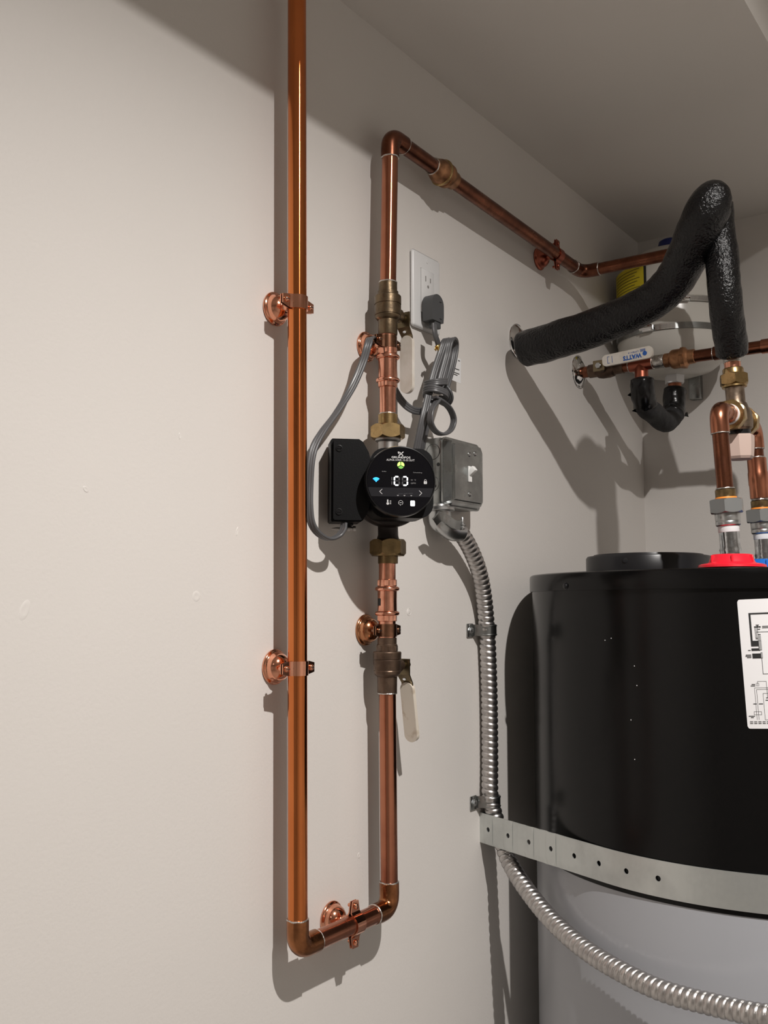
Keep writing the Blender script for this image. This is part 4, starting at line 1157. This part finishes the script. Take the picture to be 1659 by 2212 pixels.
# ---- black foam sleeves over the hot line
FT = mid + MU * .0925
ins_ = thing('pipe_insulation', 'thick black foam insulation leaving the wall, arching up and down to the mixing valve', 'insulation', FT)
def lumps(path, amp):
    return [Vector(p) + Vector((noise.noise(Vector(p) * 22), noise.noise(Vector(p) * 22 + Vector((9, 3, 1))), noise.noise(Vector(p) * 22 + Vector((2, 7, 5))))) * amp for p in path]
def foam(bm, path, r, seg=48, amp=.0011, f=70.0, endr=.004):
    P = lumps(path, .0015)
    Ltot = sum((b - a).length for a, b in zip(P, P[1:]))
    def sec(i, s, N):
        rr = r(s / Ltot) if callable(r) else r
        e = min(s, Ltot - s)
        e = (Ltot - s) if (s < Ltot / 2 and endr > .01) else e
        if s < .003: rr -= .0025 * (1 - s / .003)
        if e < endr: rr -= endr - math.sqrt(max(0, endr ** 2 - (endr - e) ** 2))
        o_ = []
        for k in range(seg):
            a = 2 * PI * k / seg
            q = P[i] * f + Vector((math.cos(a), math.sin(a), 0)) * 2.2
            r_ = rr + amp * noise.noise(q)
            o_.append((r_ * math.cos(a), r_ * math.sin(a)))
        return o_
    sweep(bm, P, sec)
def even(path, step):
    out_ = [path[0]]; acc = 0
    for p, q in zip(path, path[1:]):
        L_ = (q - p).length; pos = 0
        while L_ > 0 and acc + (L_ - pos) >= step:
            pos += step - acc; out_.append(p.lerp(q, pos / L_)); acc = 0
        acc += L_ - pos
    return out_
dpath = even(cr([(0.5760, -0.0318, 2.0281), (0.5746, -0.1028, 2.0359), (0.5717, -0.1771, 2.0455), (0.5594, -0.2474, 2.0573), (0.5446, -0.2992, 2.0803), (0.5231, -0.3346, 2.1119), (0.4957, -0.3613, 2.1401), (0.4854, -0.3757, 2.1577), (0.4902, -0.3844, 2.1707), (0.5036, -0.3955, 2.1781)], 14), .0035)
obj('foam_sleeve', B(foam, dpath, lambda t: .0300 + .001 * math.sin(t * 9), endr=.026), 'foam', ins_, angle=80)
vpath = even(cr([(0.5160, -0.3780, 2.1760), (0.5205, -0.3776, 2.1672), (0.5230, -0.3783, 2.1506), (0.5249, -0.3809, 2.1091), (0.5241, -0.3854, 2.0394), FT], 14), .0035)
obj('foam_sleeve', B(foam, vpath, .0233), 'foam', ins_, angle=80)
bm = BM(); lathe(bm, (0.4678, -0.3613, 2.1654), (-.6, .7, .3), [(.009, -.004), (.0085, .001), (.004, .003), (0, .0032)], 12)
obj('seam_lip', bm, 'foam', ins_)

def escutcheon(label, c, r):
    t = thing('escutcheon', label, 'wall plate', c, 'chrome wall plates round pipes')
    obj('plate', B(lathe, c, (0, -1, 0), [(r, 0), (r, .0012), (r * .96, .0026), (r * .70, .0070), (r * .50, .0100), (r * .46, .0102)], 48), 'chrome', t)
    bm = BM(); ring(bm, Vector(c) + Vector((0, -.0016, 0)), (0, 1, 0), r * .97, .0016, 44, 8); obj('rolled_edge', bm, 'chrome', t)
    return t
escutcheon('chrome wall plate round the black foam insulation', (0.6182, 0.0000, 2.0581), .0305)
escutcheon('chrome wall plate round the cold supply pipe behind the white lever', (0.8696, 0.0000, 2.0548), .0315)

# ---- supply line out of the wall: ball valve, tee, check valve, elbow
SX, SZ = .872, 2.0525
def s_at(y): return Vector((SX, y, SZ - .003 * (-y) / .34))
sup = thing('copper_supply_line', 'copper water line with tee leaving the wall near the corner and crossing to the right', 'pipe', (SX, 0, SZ - .04))
obj('pipe', B(tube, [s_at(-.004), s_at(-.030)], RP, 24), 'copper_brown', sup)
obj('pipe', B(tube, [s_at(-.090), s_at(-.180)], RP, 28), 'copper_brown', sup)
obj('pipe', B(tube, [s_at(-.215), s_at(-.360)], RP, 28), 'copper_brown', sup)
bm = BM()
lathe(bm, s_at(-.104), (0, -1, 0), [(.0120, 0), (.0128, .001), (.0128, .045), (.0120, .046)], 28)
lathe(bm, s_at(-.127), (0, 0, -1), [(.0124, 0), (.0126, .020), (.0128, .030), (.0120, .031)], 28)
obj('tee', bm, 'copper_red', sup)
for y_ in (-.104, -.150): solder_ring(sup, s_at(y_), (0, 1, 0))
obj('solder_smear', B(lathe, s_at(-.152), (0, -1, 0), [(.0116, 0), (.0128, .003), (.0122, .010), (.0128, .016), (.0116, .020)], 28), 'solder', sup)
for y_ in (-.215, -.262, -.290): 
    solder_ring(sup, s_at(y_), (0, 1, 0), .0116, .0009)
obj('coupling', B(lathe, s_at(-.262), (0, -1, 0), [(.0118, 0), (.0126, .001), (.0126, .027), (.0118, .028)], 28), 'copper_brown', sup)
E3 = s_at(-.378); bm = BM(); e3a, e3b = elbow(bm, s_at(-.2), E3, E3 - Vector((0, 0, .3))); obj('elbow', bm, 'copper', sup)
E4 = Vector((E3.x, E3.y, 1.7920)); CJ = cold(1.7920)
bm = BM(); e4a, e4b = elbow(bm, E3, E4, CJ); obj('elbow', bm, 'copper', sup)
obj('pipe', B(tube, [e3b, e4a], RP, 24), 'copper', sup)
obj('pipe', B(tube, [e4b, CJ + (e4b - CJ).normalized() * .013], RP, 24), 'copper', sup)
ck = thing('check_valve', 'reddish brass check valve in the supply line in front of the white tank', 'valve', s_at(-.180))
obj('body', B(lathe, s_at(-.172), (0, -1, 0), [(.0118, 0), (.0130, .001), (.0130, .010), (.0165, .014), (.0178, .017), (.0180, .031), (.0190, .032), (.0190, .040), (.0160, .042), (.0135, .045), (.0130, .056), (.0120, .057)], 32), 'bronze_red', ck, angle=28)
bm = BM(); hexnut(bm, s_at(-.204), (0, -1, 0), .041, .008); obj('hex_collar', bm, 'bronze_red', ck, angle=16)

vlv = thing('ball_valve', 'ball valve by the wall corner with white lever lettered in blue', 'valve', s_at(-.055))
obj('body', B(lathe, s_at(-.022), (0, -1, 0), [(.0120, 0), (.0130, .001), (.0132, .016), (.0160, .020), (.0176, .028), (.0178, .042), (.0160, .050), (.0134, .053), (.0130, .070), (.0120, .071)], 36), 'bronze', vlv, angle=28)
sm = s_at(-.0560)
obj('bonnet', B(lathe, sm + Vector((-.012, 0, 0)), (-1, 0, 0), [(.0100, 0), (.0100, .012), (.0060, .0135), (.0055, .022)], 20), 'bronze', vlv)
obj('bracket', B(bx, sm + Vector((-.0330, -.011, -.010)), sm + Vector((-.0310, .012, .011)), .0008, 1), 'handle_metal', vlv)
obj('stem_nut', B(hexnut, sm + Vector((-.0330, 0, 0)), (-1, 0, 0), .0115, .005), 'zinc', vlv, angle=16)
hu = Vector((0, -1, .045)).normalized(); hvv = Vector((0, .045, 1)).normalized(); hn = Vector((-1, 0, 0))
ho = sm + Vector((-.0345, -.0580, .0085))
bm = BM(); pts = rrect(.0980, .0225, .0080, 6)
pts = [(a, b) if a > 0 else (a, b * .96) for a, b in pts]
prism(bm, pts, ho, hu, hvv, hn, -.0030, .0030)
bmesh.ops.bevel(bm, geom=[e for e in bm.edges if e.calc_face_angle() > 1.2], offset=.0014, segments=3, affect='EDGES')
lev = obj('lever', bm, 'handle_white', vlv, angle=50)
# blue print, upside down as the lever is turned over
iu, iv = -hu, -hvv
bm = BM()
text(bm, 'WATTS', .0115, ho + hu * .0100 + hvv * -.0028, iu, iv, hn, .0034, .036, bold=.045)
obj('lettering', bm, 'blue_ink', lev, smooth=False)
bm = BM(); cc_ = ho + hu * .0345 + hvv * -.0012
bm.faces.new([bm.verts.new(cc_ + hu * a + hvv * b + hn * .0034) for a, b in circ(0, 0, .0042)[:-1]])
obj('emblem', bm, 'blue_ink', lev, smooth=False)
bm = BM(); text(bm, 'LFFBV-4', .0040, ho + hu * .0130 + hvv * .0052, iu, iv, hn, .0034, .020)
for a, b in ((.031, .0072), (.031, .0036), (.031, .0054)): bm.faces.new([bm.verts.new(ho + hu * (a + x) + hvv * (b + y) + hn * .0034) for x, y in ((-.005, -.0005), (.005, -.0005), (.005, .0005), (-.005, .0005))])
for a in (-.0380, -.0290):
    bm.faces.new([bm.verts.new(ho + hu * (a + x) + hvv * y + hn * .0034) for x, y in ((-.0004, -.0065), (.0004, -.0065), (.0004, .0065), (-.0004, .0065))])
for b in (-.0062, .0062): bm.faces.new([bm.verts.new(ho + hu * (-.0360 + x) + hvv * (b + y) + hn * .0034) for x, y in ((-.002, -.0004), (.002, -.0004), (.002, .0004), (-.002, .0004))])
obj('lettering', bm, 'blue_ink', lev, smooth=False)

# ================================================================ expansion tank in the corner
EC = Vector((1.070, -.122, 0)); ER = .1120
et = thing('expansion_tank', 'cream expansion tank with blue cap strapped to the wall in the corner', 'tank', (EC.x, EC.y, 2.068))
prof = [(.020, 2.068), (.050, 2.0705), (.078, 2.0790), (.098, 2.0950), (.1085, 2.1150), (ER, 2.1350), (ER, 2.1950), (ER + .0015, 2.1965), (ER + .0015, 2.2020), (ER, 2.2035), (ER, 2.2600), (.1085, 2.2800), (.098, 2.3000), (.078, 2.3180), (.050, 2.3300), (.020, 2.3355), (0, 2.3360)]
tank = obj('shell', B(lathe, EC, (0, 0, 1), prof, 96), 'tank_white', et)
obj('cap', B(lathe, EC + Vector((0, 0, 2.333)), (0, 0, 1), [(.0255, 0), (.0260, .010), (.0235, .020), (.0180, .0235), (0, .0245)], 36), 'blue_cap', et)
def cyl_patch(bm, a0, a1, z0, z1, r, k=14):
    prev = None
    for i in range(k + 1):
        a = math.radians(a0 + (a1 - a0) * i / k)
        cur = (bm.verts.new((EC.x + r * math.cos(a), EC.y + r * math.sin(a), z0)), bm.verts.new((EC.x + r * math.cos(a), EC.y + r * math.sin(a), z1)))
        if prev: bm.faces.new((prev[0], cur[0], cur[1], prev[1]))
        prev = cur
LA0, LA1 = 118.0, 172.0
bm = BM(); cyl_patch(bm, LA0, LA1, 2.2060, 2.2800, ER + .0004); yl = obj('warning_label', bm, 'yellow', tank)
bm = BM(); cyl_patch(bm, LA1 - 1.2, LA1 + 1.6, 2.2060, 2.2800, ER + .0006, 2)
for k in range(8): cyl_patch(bm, LA0 + 6, LA1 - 6 - (k % 3) * 3, 2.2705 - k * .0062, 2.2712 - k * .0062 + .0004, ER + .0007)
for k in range(7): cyl_patch(bm, LA0 + 8 + k * 6.2, LA0 + 11.6 + k * 6.2, 2.2080, 2.2125, ER + .0007, 2)
cyl_patch(bm, LA1 - 12, LA1 - 3, 2.2145, 2.2155, ER + .0007, 3); cyl_patch(bm, LA1 - 12, LA1 - 11, 2.2145, 2.2205, ER + .0007, 1); cyl_patch(bm, LA1 - 4, LA1 - 3, 2.2145, 2.2205, ER + .0007, 1)
obj('label_print', bm, 'ink', yl, smooth=False)
# two worm-drive bands
for zz, nm in ((2.1425, 0), (2.1960, 1)):
    bm = BM(); lathe(bm, EC, (0, 0, 1), [(ER + .0006, zz - .0062), (ER + .0022, zz - .0060), (ER + .0022, zz + .0060), (ER + .0006, zz + .0062)], 96)
    bd = obj('strap_band', bm, 'galv', et)
    a = math.radians(175.0 + nm * 34); d = Vector((math.cos(a), math.sin(a), 0)); tdir = Vector((-d.y, d.x, 0))
    bm = BM(); c = EC + d * (ER + .0065) + Vector((0, 0, zz))
    R3 = Matrix((tdir, d, Vector((0, 0, 1)))).transposed()
    bx(bm, (-.0105, -.0045, -.0070), (.0105, .0045, .0070), .0012, 2)
    for q in bm.verts: q.co = R3 @ q.co + c
    wh_ = obj('worm_housing', bm, 'chrome', bd)
    bm = BM(); lathe(bm, c + tdir * -.016 + d * .001, tdir, [(.0042, 0), (.0042, .028)], 12); obj('worm_screw', bm, 'chrome', wh_)
    bm = BM()
    a_s, a_e = math.degrees(a) + 7, math.degrees(a) + 26
    cyl_patch(bm, a_s, a_e, zz - .0060, zz + .0060, ER + .0036, 10); obj('band_tail', bm, 'chrome', bd)
    bm = BM()
    for k in range(13): cyl_patch(bm, a_s + 1 + k * 1.35, a_s + 1.6 + k * 1.35, zz - .0042, zz + .0042, ER + .0039, 1)
    obj('band_slots', bm, 'slot', bd)
br = (1.1850, -0.1126, 2.0740); br2 = (1.1850, -0.1374, 2.0403)
obj('wall_bracket', B(bx, (XC - .021, br2[1], br2[2]), (XC - .0005, br[1], 2.30), .002, 2), 'galv', et)
obj('fitting', B(hexnut, EC + Vector((0, 0, 2.052)), (0, 0, 1), .040, .018), 'ptfe', et, angle=16)
obj('stub', B(tube, [EC + Vector((0, 0, 2.03)), EC + Vector((0, 0, 2.054))], .0135, 24), 'copper', et)

# foam-wrapped hose loop from the tee to the tank
T0 = s_at(-.127) - Vector((0, 0, .030)); T1 = EC + Vector((0, 0, 2.046))
hl = thing('insulated_hose_loop', 'dark gray foam-wrapped pipe loop hanging under the white tank', 'insulation', (.97, -.125, 1.94))
up = even(cr([T0 + Vector((0, 0, .004)), T0 - Vector((-.004, 0, .030)), T0 - Vector((-.022, 0, .050)), (.940, -.125, 1.968), (.990, -.124, 1.961), (1.036, -.123, 1.973), (1.062, -.122, 2.000), T1 - Vector((0, 0, .012))], 12), .003)
obj('foam_sleeve', B(foam, up, .0205, 36, .0008, 60.0), 'foam_matte', hl, angle=80)
def wrap(pts, r, name='tape_wrap'):
    P_ = even(cr(pts, 12), .0028)
    return obj(name, B(foam, P_, r, 32, .0016, 95.0, .002), 'tape', hl, angle=60)
wrap([T0 + Vector((0, 0, .002)), T0 - Vector((-.003, 0, .028)), T0 - Vector((-.018, 0, .050))], .0222)
wrap([(1.048, -.1225, 1.980), (1.062, -.122, 1.999), T1 - Vector((0, 0, .004))], .0222)
for c, w in ((Vector((.866, -.109, 1.995)), .009), (Vector((.876, -.113, 1.966)), .007), (Vector((1.066, -.144, 1.985)), .006)):
    bm = BM()
    a = [c + Vector((.008, 0, w)), c + Vector((-.004, .007, -.002)), c + Vector((.010, -.002, -w * .7)), c + Vector((.012, 0, 0))]
    vs = [bm.verts.new(p) for p in a] + [bm.verts.new(p + Vector((.0006, -.0008, 0))) for p in a]
    bm.faces.new(vs[:4]); bm.faces.new(vs[4:][::-1])
    for k in range(4): bm.faces.new((vs[k], vs[(k + 1) % 4], vs[4 + (k + 1) % 4], vs[4 + k]))
    obj('tape_flap', bm, 'tape', hl, smooth=False)
